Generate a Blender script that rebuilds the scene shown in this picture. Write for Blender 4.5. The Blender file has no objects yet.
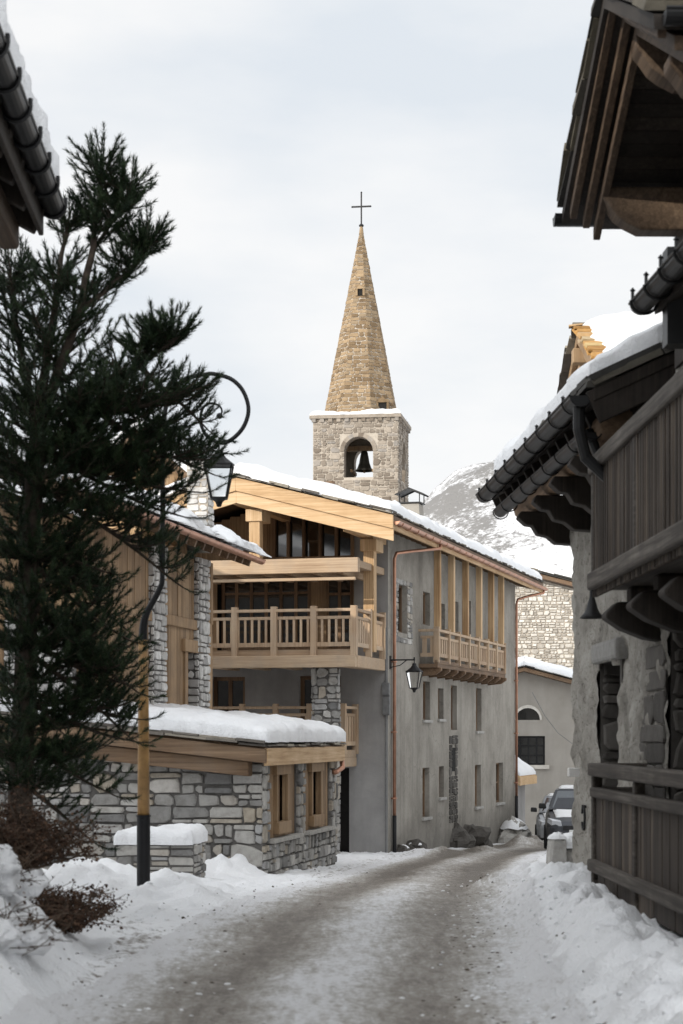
import bpy, math, random
from mathutils import Vector, Matrix, noise
random.seed(7)
scene = bpy.context.scene
COL = scene.collection
FPX, CX, HY, CAMZ = 2000.0, 341.5, 737.0, 1.65     # focal length in pixels, centre column, horizon row, eye height
R = math.radians
def rnd(a, b): return random.uniform(a, b)
def lerp(a, b, t): return a + (b - a) * t
def sstep(a, b, x):
    t = max(0.0, min(1.0, (x - a) / (b - a))); return t * t * (3 - 2 * t)
def interp(pts, x):
    if x <= pts[0][0]: return pts[0][1]
    for (a, va), (b, vb) in zip(pts, pts[1:]):
        if x <= b: return lerp(va, vb, (x - a) / (b - a))
    return pts[-1][1]
def nz(x, y, z=0.0): return noise.noise(Vector((x, y, z)))
def fbm(x, y, z=0.0, o=4):
    return noise.fractal(Vector((x, y, z)), 1.0, 2.0, o)
def at(px, py, Y):
    return Vector(((px - CX) * Y / FPX, Y, CAMZ + (HY - py) * Y / FPX))

# ---------------------------------------------------------------- materials
class NT:
    def __init__(s, name):
        s.m = bpy.data.materials.new(name); s.m.use_nodes = True
        s.t = s.m.node_tree; s.b = s.t.nodes['Principled BSDF']
        s.b.inputs['Specular IOR Level'].default_value = 0.3
    def n(s, typ, **kw):
        nd = s.t.nodes.new(typ)
        for k, v in kw.items():
            if k.startswith('i_'): nd.inputs[k[2:].replace('_', ' ')].default_value = v
            else: setattr(nd, k, v)
        return nd
    def l(s, a, b): s.t.links.new(a, b)
    def coord(s, scale=(1, 1, 1)):
        tc = s.n('ShaderNodeTexCoord'); mp = s.n('ShaderNodeMapping')
        mp.inputs['Scale'].default_value = scale
        s.l(tc.outputs['Object'], mp.inputs['Vector']); return mp.outputs['Vector']
    def noise(s, vec, scale, detail=4, rough=.55, dist=0.0):
        nd = s.n('ShaderNodeTexNoise'); nd.inputs['Scale'].default_value = scale
        nd.inputs['Detail'].default_value = detail; nd.inputs['Roughness'].default_value = rough
        nd.inputs['Distortion'].default_value = dist
        s.l(vec, nd.inputs['Vector']); return nd.outputs['Fac']
    def attr(s, name):
        nd = s.n('ShaderNodeAttribute'); nd.attribute_name = name; return nd.outputs['Fac']
    def ramp(s, fac, stops, mode='LINEAR'):
        nd = s.n('ShaderNodeValToRGB'); nd.color_ramp.interpolation = mode
        e = nd.color_ramp.elements
        while len(e) < len(stops): e.new(.5)
        for k, (p, c) in zip(e, stops):
            k.position = p; k.color = (*c, 1) if len(c) == 3 else c
        s.l(fac, nd.inputs['Fac']); return nd.outputs['Color']
    def math(s, op, a, b=None, c=None, clamp=False):
        nd = s.n('ShaderNodeMath', operation=op); nd.use_clamp = clamp
        for i, v in enumerate((a, b, c)):
            if v is None: continue
            if isinstance(v, (int, float)): nd.inputs[i].default_value = v
            else: s.l(v, nd.inputs[i])
        return nd.outputs[0]
    def mix(s, fac, a, b, mode='MIX'):
        nd = s.n('ShaderNodeMix', data_type='RGBA', blend_type=mode)
        for i, v in ((0, fac), (6, a), (7, b)):
            if isinstance(v, (int, float)): nd.inputs[i].default_value = v
            elif isinstance(v, tuple): nd.inputs[i].default_value = (*v, 1)
            else: s.l(v, nd.inputs[i])
        return nd.outputs[2]
    def bump(s, h, strength=.3, dist=.02):
        nd = s.n('ShaderNodeBump'); nd.inputs['Strength'].default_value = strength
        nd.inputs['Distance'].default_value = dist
        s.l(h, nd.inputs['Height']); s.l(nd.outputs['Normal'], s.b.inputs['Normal'])
    def out(s, col=None, rough=.8, metal=0.0):
        if col is not None:
            if isinstance(col, tuple): s.b.inputs['Base Color'].default_value = (*col, 1)
            else: s.l(col, s.b.inputs['Base Color'])
        if isinstance(rough, (int, float)): s.b.inputs['Roughness'].default_value = rough
        else: s.l(rough, s.b.inputs['Roughness'])
        s.b.inputs['Metallic'].default_value = metal
        return s.m

def wood_mat(name, stops, along='Z', scale=1.0, bump=.35, rough=.75, weather=None):
    m = NT(name)
    sc = {'X': (.3, 11, 11), 'Y': (11, .3, 11), 'Z': (11, 11, .3)}[along]
    v = m.coord(tuple(c * scale for c in sc))
    g = m.noise(v, 2.2, 6, .62, .6); big = m.noise(m.coord(), .9, 3)
    tone = m.attr('tone')
    g2 = m.noise(m.coord(tuple(c * scale * 2.6 for c in sc)), 2.2, 4, .6, .4)
    f = m.math('ADD', m.math('MULTIPLY', m.math('SUBTRACT', g, .5), 1.15), m.math('ADD', m.math('MULTIPLY', m.math('SUBTRACT', g2, .5), .55), m.math('ADD', m.math('MULTIPLY', m.math('SUBTRACT', tone, .5), .42), m.math('ADD', m.math('MULTIPLY', m.math('SUBTRACT', big, .5), .7), .5))), clamp=True)
    col = m.ramp(f, stops)
    if weather:
        w = m.ramp(m.noise(m.coord(), 1.7, 5, .65), [(.45, (0, 0, 0)), (.7, (1, 1, 1))])
        col = m.mix(m.math('MULTIPLY', w, .6), col, weather)
    m.bump(g, bump, .012)
    return m.out(col, rough)

M = {}
M['wood_new'] = wood_mat('fresh_spruce', [(.2, (.36, .215, .105)), (.5, (.55, .37, .205)), (.8, (.66, .48, .30))], 'X', bump=.5)
M['wood_rail'] = wood_mat('pale_larch', [(.15, (.30, .20, .125)), (.5, (.44, .315, .21)), (.85, (.55, .42, .29))], 'Z', weather=(.36, .285, .215))
for ax in 'YZ': M['wood_new_' + ax.lower()] = wood_mat('fresh_spruce_' + ax, [(.2, (.33, .20, .10)), (.5, (.52, .35, .195)), (.8, (.64, .465, .29))], ax, bump=.5)
for ax in 'XY': M['wood_rail_' + ax.lower()] = wood_mat('pale_larch_' + ax, [(.15, (.29, .195, .12)), (.5, (.43, .31, .205)), (.85, (.54, .41, .28))], ax, weather=(.33, .265, .205))
M['wood_old'] = wood_mat('aged_plank', [(.1, (.13, .08, .042)), (.5, (.275, .178, .098)), (.9, (.42, .29, .17))], 'Z', weather=(.20, .142, .09))
M['wood_beam'] = wood_mat('brown_beam', [(.1, (.075, .045, .026)), (.5, (.165, .103, .062)), (.9, (.30, .2, .125))], 'Y', weather=(.16, .12, .085))
M['wood_brown'] = wood_mat('dark_brown_beam', [(.1, (.03, .02, .013)), (.5, (.085, .056, .036)), (.9, (.18, .125, .082))], 'Y', weather=(.07, .052, .04))
M['wood_brown_x'] = wood_mat('brown_board', [(.1, (.085, .052, .03)), (.5, (.19, .122, .073)), (.9, (.33, .225, .14))], 'X', weather=(.17, .125, .09))
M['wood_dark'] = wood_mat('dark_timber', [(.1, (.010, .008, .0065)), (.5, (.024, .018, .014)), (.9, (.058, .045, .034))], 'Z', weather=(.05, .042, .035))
M['wood_grey'] = wood_mat('weathered_grey_timber', [(.1, (.02, .016, .0135)), (.5, (.064, .054, .045)), (.9, (.18, .16, .138))], 'Y', weather=(.04, .034, .029))
M['wood_slat'] = wood_mat('weathered_slat', [(.1, (.014, .0105, .008)), (.5, (.05, .038, .029)), (.9, (.155, .124, .096))], 'Z')
M['wood_frame'] = wood_mat('window_timber', [(.1, (.09, .055, .032)), (.5, (.17, .105, .062)), (.9, (.26, .17, .1))], 'Z')

def snow_mat():
    m = NT('snow')
    v = m.coord()
    n1 = m.noise(v, 6, 6, .6); n2 = m.noise(v, 45, 3, .6); d = m.attr('dirt')
    base = m.ramp(m.noise(v, 2.0, 4), [(.3, (.82, .83, .845)), (.7, (.88, .885, .895))])
    mud = m.ramp(n2, [(.25, (.10, .08, .06)), (.75, (.24, .2, .16))])
    sp = m.math('MULTIPLY', m.math('SUBTRACT', m.math('ADD', m.math('MULTIPLY', m.noise(v, 9, 6, .7), 1.1), d), 1.0), 5.0, clamp=True)
    m.bump(m.math('ADD', m.math('MULTIPLY', n1, .8), m.math('ADD', m.math('MULTIPLY', n2, .55), m.math('MULTIPLY', m.noise(v, 18, 4, .65), .4))), .75, .045)
    m.b.inputs['Subsurface Weight'].default_value = 0.0
    return m.out(m.mix(sp, base, mud), .65)
M['snow'] = snow_mat()

def road_mat():
    m = NT('slushy_road')
    v = m.coord()
    d = m.attr('dirt')
    n1 = m.noise(m.coord((1, .6, 1)), 4.2, 7, .72, .5); n2 = m.noise(m.coord((1, .5, 1)), 26, 5, .75); n3 = m.noise(m.coord((2.4, .35, 1)), 5, 5, .65)
    f = m.math('ADD', d, m.math('ADD', m.math('MULTIPLY', m.math('SUBTRACT', n1, .5), .85), m.math('ADD', m.math('MULTIPLY', m.math('SUBTRACT', n2, .5), 1.35), m.math('MULTIPLY', m.math('SUBTRACT', n3, .5), 1.0))), clamp=True)
    col = m.ramp(f, [(.08, (.78, .78, .79)), (.30, (.62, .61, .60)), (.52, (.43, .41, .38)), (.76, (.28, .253, .22)), (1., (.15, .13, .108))])
    m.bump(m.math('ADD', m.math('ADD', n2, m.math('MULTIPLY', n3, 1.2)), m.math('MULTIPLY', m.noise(v, 70, 2), .6)), .75, .035)
    rough = m.ramp(f, [(.2, (.75,) * 3), (.9, (.42,) * 3)])
    return m.out(col, rough)
M['road'] = road_mat()

def stone_mat(name, stops, mortar=False, scale=7.0):
    m = NT(name)
    v = m.coord(); t = m.attr('tone')
    n = m.noise(v, scale, 8, .68); nn = m.noise(v, scale * 4.5, 4, .6)
    col = m.ramp(t, stops)
    col = m.mix(1.0, col, m.ramp(n, [(.25, (.62, .6, .58)), (.55, (1, 1, 1)), (.8, (1.18, 1.17, 1.15))]), 'MULTIPLY')
    m.bump(m.math('ADD', n, m.math('MULTIPLY', nn, .5)), .55, .03)
    return m.out(col, .88)
M['stone_grey'] = stone_mat('grey_rubble', [(0, (.16, .158, .155)), (.3, (.30, .292, .275)), (.55, (.43, .415, .385)), (.75, (.35, .348, .345)), (.9, (.37, .325, .26)), (1, (.58, .57, .55))])
M['stone_white'] = stone_mat('pale_rubble', [(0, (.38, .37, .36)), (.5, (.55, .54, .52)), (1, (.68, .67, .65))])
M['stone_tower'] = stone_mat('tower_rubble', [(0, (.15, .122, .096)), (.4, (.26, .222, .182)), (.7, (.33, .285, .235)), (1, (.24, .22, .2))], scale=3)
M['stone_spire'] = stone_mat('tufa_block', [(0, (.15, .102, .057)), (.4, (.245, .172, .1)), (.7, (.31, .224, .135)), (1, (.215, .165, .11))], scale=4)
M['stone_cream'] = stone_mat('cream_rubble', [(0, (.34, .31, .27)), (.5, (.52, .49, .44)), (1, (.66, .63, .58))], scale=6)  # pale cream stone, tone varied at random
M['boulder'] = stone_mat('dark_boulder', [(0, (.055, .05, .045)), (1, (.14, .13, .118))], scale=5)
M['slate'] = stone_mat('roof_slate', [(0, (.10, .09, .08)), (.6, (.2, .18, .155)), (1, (.3, .27, .22))])
M['slate_dark'] = stone_mat('dark_roof_slate', [(0, (.035, .034, .032)), (.7, (.075, .07, .062)), (1, (.16, .14, .10))])
M['slate_lichen'] = stone_mat('lichen_slate', [(0, (.30, .16, .05)), (.5, (.46, .25, .075)), (.8, (.36, .29, .2)), (1, (.5, .36, .16))], scale=9)

def flat_noise(name, a, b, scale=2.0, bump=.2, rough=.9, streak=None, bscale=30):
    m = NT(name); v = m.coord()
    n = m.noise(v, scale, 7, .65)
    col = m.ramp(n, [(.3, a), (.7, b)])
    if streak:
        s = m.ramp(m.noise(m.coord((1.3, 1.3, .22)), 1.6, 6, .6), [(.45, (0,) * 3), (.75, (1,) * 3)])
        col = m.mix(m.math('MULTIPLY', s, .55), col, streak)
    m.bump(m.math('ADD', n, m.math('MULTIPLY', m.noise(v, bscale, 4, .6), .5)), bump, .03)
    return m.out(col, rough)
M['mortar'] = flat_noise('mortar', (.10, .095, .09), (.17, .16, .15), 6, .4)
M['mortar_light'] = flat_noise('light_mortar', (.33, .29, .24), (.44, .39, .33), 6, .4)
def lime_render():
    m = NT('grey_lime_render'); v = m.coord()
    big = m.noise(v, .8, 7, .68); fine = m.noise(v, 14, 6, .7)
    col = m.ramp(m.math('ADD', m.math('MULTIPLY', big, .75), m.math('MULTIPLY', fine, .25)), [(.34, (.19, .174, .15)), (.48, (.285, .263, .229)), (.62, (.365, .34, .30))])
    drip = m.ramp(m.noise(m.coord((2.2, 2.2, .12)), 1.7, 7, .68), [(.5, (0,) * 3), (.68, (1,) * 3)])
    col = m.mix(m.math('MULTIPLY', drip, .5), col, (.17, .158, .14))
    sep = m.n('ShaderNodeSeparateXYZ'); m.l(v, sep.inputs[0])                    # splash line along the foot of the wall
    foot = m.math('SUBTRACT', 1.15, m.math('ADD', m.math('MULTIPLY', sep.outputs['Z'], .8), m.math('MULTIPLY', m.noise(v, 2.5, 6, .7), .9)), clamp=True)
    col = m.mix(m.math('MULTIPLY', foot, .75), col, (.115, .108, .096))
    vo = m.n('ShaderNodeTexVoronoi', feature='DISTANCE_TO_EDGE'); vo.inputs['Scale'].default_value = .32
    wv = m.n('ShaderNodeVectorMath', operation='ADD'); nn = m.n('ShaderNodeTexNoise'); nn.inputs['Scale'].default_value = 1.5; nn.inputs['Detail'].default_value = 5
    m.l(v, nn.inputs['Vector']); m.l(v, wv.inputs[0]); m.l(nn.outputs['Color'], wv.inputs[1]); m.l(wv.outputs[0], vo.inputs['Vector'])
    crack = m.ramp(vo.outputs['Distance'], [(.0, (1,) * 3), (.006, (0,) * 3)])
    col = m.mix(m.math('MULTIPLY', crack, .45), col, (.12, .112, .1))
    m.bump(m.math('ADD', big, m.math('MULTIPLY', fine, .6)), .6, .04)
    return m.out(col, .92)
M['render_grey'] = lime_render()
M['concrete'] = flat_noise('raw_concrete', (.255, .25, .245), (.36, .35, .34), 1.3, .3, streak=(.2, .196, .19))
M['render_far'] = flat_noise('beige_render', (.27, .25, .22), (.345, .322, .288), .9, .25, streak=(.23, .212, .19))
def rough_wall():
    m = NT('rough_plastered_rubble'); v = m.coord()
    n = m.noise(v, 5, 8, .7, .6); p = m.noise(m.coord((1, 1, 1.5)), 9, 8, .72, .8)
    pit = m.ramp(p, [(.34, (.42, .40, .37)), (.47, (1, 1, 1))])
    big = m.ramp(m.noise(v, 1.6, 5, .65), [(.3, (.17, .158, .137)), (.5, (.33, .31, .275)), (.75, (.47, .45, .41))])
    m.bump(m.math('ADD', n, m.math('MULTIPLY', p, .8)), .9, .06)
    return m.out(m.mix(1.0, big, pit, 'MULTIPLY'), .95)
M['rough_wall'] = rough_wall()

def simple(name, c, rough=.5, metal=0.0, var=.25, scale=8):
    m = NT(name); v = m.coord()
    lo = tuple(x * (1 - var) for x in c); hi = tuple(min(1, x * (1 + var)) for x in c)
    n = m.noise(v, scale, 5, .6)
    m.bump(n, .08, .01)
    return m.out(m.ramp(n, [(.3, lo), (.7, hi)]), rough, metal)
M['copper'] = simple('copper_sheet', (.46, .245, .165), .38, .75, .2, 3)
M['zinc_dark'] = simple('dark_zinc', (.012, .012, .0125), .42, .1, .4, 4)
M['iron'] = simple('black_iron', (.012, .012, .013), .5, 0, .3)
M['post_paint'] = simple('ochre_varnished_wood', (.33, .19, .07), .42, 0, .35, 6)
M['pipe_black'] = simple('black_pipe', (.010, .010, .011), .55)
M['bronze'] = simple('bell_bronze', (.05, .045, .035), .45, .7)
M['dirt'] = simple('frozen_dirt', (.10, .08, .06), .9, 0, .5, 20)
M['bark'] = simple('pine_bark', (.055, .042, .032), .9, 0, .5, 14)
M['twig'] = simple('bare_twig', (.09, .062, .043), .9, 0, .4, 14)
M['car_silver'] = simple('silver_paint', (.34, .355, .375), .3, .5, .06)
M['car_dark'] = simple('grey_paint', (.06, .063, .07), .28, .45, .08)
M['rubber'] = simple('tyre_rubber', (.018, .018, .019), .85)
M['black_plastic'] = simple('black_plastic', (.02, .02, .021), .5)
M['plate'] = simple('white_plate', (.62, .62, .6), .5, 0, .04)
M['headlight'] = simple('headlight_lens', (.55, .57, .6), .12, .2, .05)
M['cable'] = simple('grey_cable', (.16, .16, .16), .6)
M['box_white'] = simple('white_box', (.62, .61, .59), .5, 0, .06)
def glass_mat(name, c):
    m = NT(name); m.b.inputs['Specular IOR Level'].default_value = .5; m.b.inputs['IOR'].default_value = 2.1
    m.bump(m.noise(m.coord(), 1.3, 1), .03, .05)
    return m.out(c, .05)
M['glass'] = glass_mat('dark_window_glass', (.012, .014, .016))
M['glass_car'] = glass_mat('car_glass', (.03, .037, .045))
def clear_glass():
    m = NT('lantern_glass'); m.b.inputs['Transmission Weight'].default_value = 1; m.b.inputs['IOR'].default_value = 1.08
    return m.out((.86, .87, .87), .12)
M['lamp_glass'] = clear_glass()
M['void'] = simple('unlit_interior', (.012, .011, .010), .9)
def foliage(name, stops, rough=.6):
    m = NT(name); t = m.attr('tone')
    m.b.inputs['Specular IOR Level'].default_value = .25
    return m.out(m.ramp(t, stops), rough)
M['needles'] = foliage('pine_needles', [(0, (.008, .018, .009)), (.5, (.024, .043, .018)), (.85, (.052, .076, .030)), (1, (.095, .09, .04))])
M['dry_leaf'] = foliage('dry_leaf', [(0, (.035, .02, .014)), (.6, (.085, .047, .03)), (1, (.15, .088, .055))], .8)
def mountain_mat():
    m = NT('snowy_mountainside'); v = m.coord()
    n = m.noise(v, .035, 9, .68); n2 = m.noise(m.coord((1, 1, 1)), .16, 6, .75)
    g = m.attr('dirt')
    n3 = m.noise(m.coord((1, 1, 1.4)), .55, 4, .7)
    f = m.math('ADD', m.math('MULTIPLY', n, .65), m.math('ADD', m.math('MULTIPLY', n2, .5), m.math('ADD', m.math('MULTIPLY', n3, .55), m.math('MULTIPLY', g, .3))))
    col = m.ramp(f, [(.84, (.78, .79, .81)), (.90, (.46, .46, .47)), (.98, (.2, .195, .19))])
    m.bump(n2, .6, 4)
    return m.out(col, .85)
M['mountain'] = mountain_mat()

# ---------------------------------------------------------------- mesh builder
class MB:
    def __init__(s): s.v, s.f, s.m, s.t, s.d = [], [], [], [], None
    def face(s, pts, mat=0, tone=None):
        b = len(s.v); s.v += [tuple(p) for p in pts]
        s.f.append(tuple(range(b, b + len(pts)))); s.m.append(mat); s.t.append(random.random() if tone is None else tone)
    def hexa(s, c, mat=0, tone=None):
        b = len(s.v); s.v += [tuple(p) for p in c]; t = random.random() if tone is None else tone
        for q in ((0, 3, 2, 1), (4, 5, 6, 7), (0, 1, 5, 4), (1, 2, 6, 5), (2, 3, 7, 6), (3, 0, 4, 7)):
            s.f.append(tuple(b + i for i in q)); s.m.append(mat); s.t.append(t)
    def box(s, x0, x1, y0, y1, z0, z1, mat=0, tone=None):
        s.hexa([(x0, y0, z0), (x1, y0, z0), (x1, y1, z0), (x0, y1, z0), (x0, y0, z1), (x1, y0, z1), (x1, y1, z1), (x0, y1, z1)], mat, tone)
    def beam(s, p0, p1, w, h, up=(0, 0, 1), mat=0, tone=None):
        p0, p1 = Vector(p0), Vector(p1); d = (p1 - p0).normalized()
        side = d.cross(Vector(up)).normalized() * (w / 2); u = side.cross(d).normalized() * (h / 2)
        s.hexa([p0 - side - u, p1 - side - u, p1 + side - u, p0 + side - u, p0 - side + u, p1 - side + u, p1 + side + u, p0 + side + u], mat, tone)
    def grid(s, fn, nu, nv, mat=0, tone=None):
        b = len(s.v)
        for j in range(nv + 1):
            for i in range(nu + 1): s.v.append(tuple(fn(i / nu, j / nv)))
        for j in range(nv):
            for i in range(nu):
                a = b + j * (nu + 1) + i
                s.f.append((a, a + 1, a + nu + 2, a + nu + 1)); s.m.append(mat); s.t.append(.5 if tone is None else tone)
    def tube(s, pts, rad, seg=8, mat=0, tone=.5, cap=True):
        pts = [Vector(p) for p in pts]; n = len(pts)
        if not hasattr(rad, '__len__'): rad = [rad] * n
        b = len(s.v); ref = Vector((0, 0, 1)) if abs((pts[1] - pts[0]).normalized().z) < .9 else Vector((1, 0, 0))
        for i, p in enumerate(pts):
            d = (pts[min(i + 1, n - 1)] - pts[max(i - 1, 0)]).normalized()
            a = d.cross(ref)
            if a.length < 1e-4: a = d.cross(Vector((0, 1, 0)))
            a.normalize(); c = d.cross(a)
            ref = (-c) if False else a.cross(d)
            for k in range(seg):
                an = 2 * math.pi * k / seg
                s.v.append(tuple(p + (a * math.cos(an) + c * math.sin(an)) * rad[i]))
        for i in range(n - 1):
            for k in range(seg):
                q = b + i * seg
                s.f.append((q + k, q + (k + 1) % seg, q + seg + (k + 1) % seg, q + seg + k)); s.m.append(mat); s.t.append(tone)
        if cap:
            s.f.append(tuple(b + k for k in range(seg))[::-1]); s.m.append(mat); s.t.append(tone)
            s.f.append(tuple(b + (n - 1) * seg + k for k in range(seg))); s.m.append(mat); s.t.append(tone)
    def prism(s, poly, ext, mat=0, tone=None):
        t = random.random() if tone is None else tone
        b = len(s.v); n = len(poly); ext = Vector(ext)
        s.v += [tuple(p) for p in poly] + [tuple(Vector(p) + ext) for p in poly]
        s.f.append(tuple(range(b, b + n))); s.f.append(tuple(range(b + n, b + 2 * n))[::-1])
        for i in range(n):
            j = (i + 1) % n; s.f.append((b + i, b + n + i, b + n + j, b + j))
        s.m += [mat] * (n + 2); s.t += [t] * (n + 2)
    def lathe(s, prof, o, seg=16, mat=0, tone=.5):
        b = len(s.v)
        for r, z in prof:
            for k in range(seg):
                a = 2 * math.pi * k / seg; s.v.append((o[0] + r * math.cos(a), o[1] + r * math.sin(a), o[2] + z))
        for i in range(len(prof) - 1):
            for k in range(seg):
                q = b + i * seg
                s.f.append((q + k, q + (k + 1) % seg, q + seg + (k + 1) % seg, q + seg + k)); s.m.append(mat); s.t.append(tone)
    def build(s, name, mats, parent=None, smooth=False, bevel=0.0, dirt=None, weld=False):
        if not isinstance(mats, (list, tuple)): mats = [mats]
        me = bpy.data.meshes.new(name); me.from_pydata(s.v, [], s.f)
        for m in mats: me.materials.append(M[m])
        me.polygons.foreach_set('material_index', s.m)
        a = me.attributes.new('tone', 'FLOAT', 'FACE'); a.data.foreach_set('value', s.t)
        if dirt is not None:
            a = me.attributes.new('dirt', 'FLOAT', 'POINT'); a.data.foreach_set('value', dirt)
        if smooth: me.polygons.foreach_set('use_smooth', [True] * len(s.f))
        me.update()
        o = bpy.data.objects.new(name, me); COL.objects.link(o)
        if parent is not None: o.parent = parent
        if bevel:
            b = o.modifiers.new('edge_wear', 'BEVEL'); b.width = bevel; b.segments = 2; b.limit_method = 'ANGLE'
        return o

def tag(o, label, cat, group=None, kind=None):
    o['label'] = label; o['category'] = cat
    if group: o['group'] = group
    if kind: o['kind'] = kind
    return o

class Frame:
    """A building's own axes: x to the right along its front, y away from the street end, z up from its base."""
    def __init__(s, name, x, y, z, ang, label, cat, group=None):
        s.o = Vector((x, y, z)); s.c, s.s = math.cos(ang), math.sin(ang)
        s.e = bpy.data.objects.new(name, None); COL.objects.link(s.e); s.e.empty_display_size = .3
        s.e.location = s.o; s.e.rotation_euler = (0, 0, ang); tag(s.e, label, cat, group)
    def loc(s, p):
        d = Vector(p) - s.o; return Vector((d.x * s.c + d.y * s.s, -d.x * s.s + d.y * s.c, d.z))
    def ray(s, px, py):
        d = Vector(((px - CX) / FPX, 1, (HY - py) / FPX))
        o = s.loc((0, 0, CAMZ)); return o, Vector((d.x * s.c + d.y * s.s, -d.x * s.s + d.y * s.c, d.z))
    def onx(s, px, py, x):
        o, d = s.ray(px, py); t = (x - o.x) / d.x; return o.y + t * d.y, o.z + t * d.z
    def ony(s, px, py, y):
        o, d = s.ray(px, py); t = (y - o.y) / d.y; return o.x + t * d.x, o.z + t * d.z

# ---------------------------------------------------------------- shared shapes
def mbox(mb, MP, u0, u1, z0, z1, d0, d1, mat=0, tone=None):
    mb.hexa([MP(u0, z0, d0), MP(u1, z0, d0), MP(u1, z0, d1), MP(u0, z0, d1), MP(u0, z1, d0), MP(u1, z1, d0), MP(u1, z1, d1), MP(u0, z1, d1)], mat, tone)

def wall(mb, MP, u0, u1, z0, z1, holes=(), depth=.25, mat=0, ztop=None, brk=()):
    us = sorted({u0, u1, *brk, *[h[0] for h in holes], *[h[1] for h in holes]})
    zs = sorted({z0, z1, *[h[2] for h in holes], *[h[3] for h in holes]})
    zt = ztop or (lambda u: z1)
    for ua, ub in zip(us, us[1:]):
        for za, zb in zip(zs, zs[1:]):
            cu, cz = (ua + ub) / 2, (za + zb) / 2
            if any(h[0] < cu < h[1] and h[2] < cz < h[3] for h in holes): continue
            ta, tb = zt(ua), zt(ub)
            if za >= ta - 1e-4 and za >= tb - 1e-4: continue
            mb.face([MP(ua, min(za, ta), 0), MP(ub, min(za, tb), 0), MP(ub, min(zb, tb), 0), MP(ua, min(zb, ta), 0)], mat, .5)
    for a, b, c, e in holes:
        for (p, q) in (((a, c), (a, e)), ((b, c), (b, e)), ((a, c), (b, c)), ((a, e), (b, e))):
            mb.face([MP(*p, 0), MP(*q, 0), MP(*q, -depth), MP(*p, -depth)], mat, .5)

def window(parent, MP, h, depth=.2, nx=1, ny=1, fw=.06, fmat='wood_frame', transom=None, name='window', glass='glass'):
    a, b, c, e = h; f = MB(); g = MB()
    d0, d1 = -depth, -depth + .07
    mbox(f, MP, a, a + fw, c, e, d0, d1); mbox(f, MP, b - fw, b, c, e, d0, d1)
    mbox(f, MP, a + fw, b - fw, c, c + fw, d0, d1 - .004); mbox(f, MP, a + fw, b - fw, e - fw, e, d0, d1 - .004)
    for i in range(1, nx):
        u = lerp(a, b, i / nx); mbox(f, MP, u - fw * .5, u + fw * .5, c + fw, e - fw, d0 + .005, d1 - .01)
    for zz in ([lerp(c, e, transom)] if transom else [lerp(c, e, j / ny) for j in range(1, ny)]):
        mbox(f, MP, a + fw, b - fw, zz - fw * .4, zz + fw * .4, d0 + .01, d1 - .016)
    o = f.build(name, fmat, parent)
    mbox(g, MP, a + .01, b - .01, c + .01, e - .01, d0 - .03, d0 + .022); g.build('pane', glass, o)
    return o

def stone(mb, MP, u, z, w, h, depth, gap, mat):
    u += gap / 2; z += gap / 2; w -= gap; h -= gap
    if w < .03 or h < .02: return
    c = min(w, h); k = lambda: c * rnd(.04, .44); j = lambda: c * rnd(-.10, .10)
    P = [(k(), 0), (w - k(), 0), (w, k()), (w, h - k()), (w - k(), h), (k(), h), (0, h - k()), (0, k())]
    P = [(min(max(a + j(), -.012), w + .012), min(max(b + j(), -.012), h + .012)) for a, b in P]
    d = depth * rnd(.55, 1.15); t = random.random(); b0 = len(mb.v)
    for (sc, dd) in ((1, 0), (.98, d * .65), (.86, d)):
        for a, b in P: mb.v.append(tuple(MP(u + w / 2 + (a - w / 2) * sc, z + h / 2 + (b - h / 2) * sc, dd)))
    for r_ in (0, 8):
        for i in range(8):
            jn = (i + 1) % 8; mb.f.append((b0 + r_ + i, b0 + r_ + jn, b0 + r_ + 8 + jn, b0 + r_ + 8 + i)); mb.m.append(mat); mb.t.append(t)
    mb.f.append(tuple(b0 + 16 + i for i in range(8))); mb.m.append(mat); mb.t.append(t)

def stones(mb, MP, u0, u1, z0, z1, holes=(), band=(.2, .42), w=(.22, .65), gap=.022, depth=.045, mat=1, ub=None, split=True):
    z = z0
    if callable(z1): ztop = z1; zmax = max(ztop(u0), ztop(u1))
    else: ztop = None; zmax = z1
    while z < zmax - .03:
        bh = rnd(*band)
        if z + bh > zmax - band[0] * .6: bh = zmax - z
        lo, hi = ub(z + bh / 2) if ub else (u0, u1)
        segs = [(lo, hi)]
        for a, b, c, e in holes:
            if min(e, z + bh) - max(c, z) > bh * .25:
                segs = [q for s_, t_ in segs for q in ((s_, min(t_, a)), (max(s_, b), t_)) if q[1] - q[0] > .02]
        for a, b in segs:
            u = a
            while u < b - .01:
                bw = rnd(*w)
                if u + bw > b - w[0] * .5: bw = b - u
                hh = bh
                if ztop: hh = min(bh, min(ztop(u), ztop(u + bw)) - z)
                if hh > .04:
                    r_ = random.random()
                    if split and hh > band[0] * 1.15 and r_ < .62:
                        n = 3 if hh > .34 and r_ < .2 else 2
                        cuts = sorted(rnd(.28, .72) for _ in range(n - 1)); cuts = [0] + cuts + [1]
                        for ca, cb in zip(cuts, cuts[1:]):
                            if bw > w[0] * 1.7 and random.random() < .5:
                                q = rnd(.35, .65) * bw
                                stone(mb, MP, u, z + ca * hh, q, (cb - ca) * hh, depth, gap, mat); stone(mb, MP, u + q, z + ca * hh, bw - q, (cb - ca) * hh, depth, gap, mat)
                            else: stone(mb, MP, u, z + ca * hh, bw, (cb - ca) * hh, depth, gap, mat)
                    else: stone(mb, MP, u, z, bw, hh, depth, gap, mat)
                u += bw
        z += bh

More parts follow.
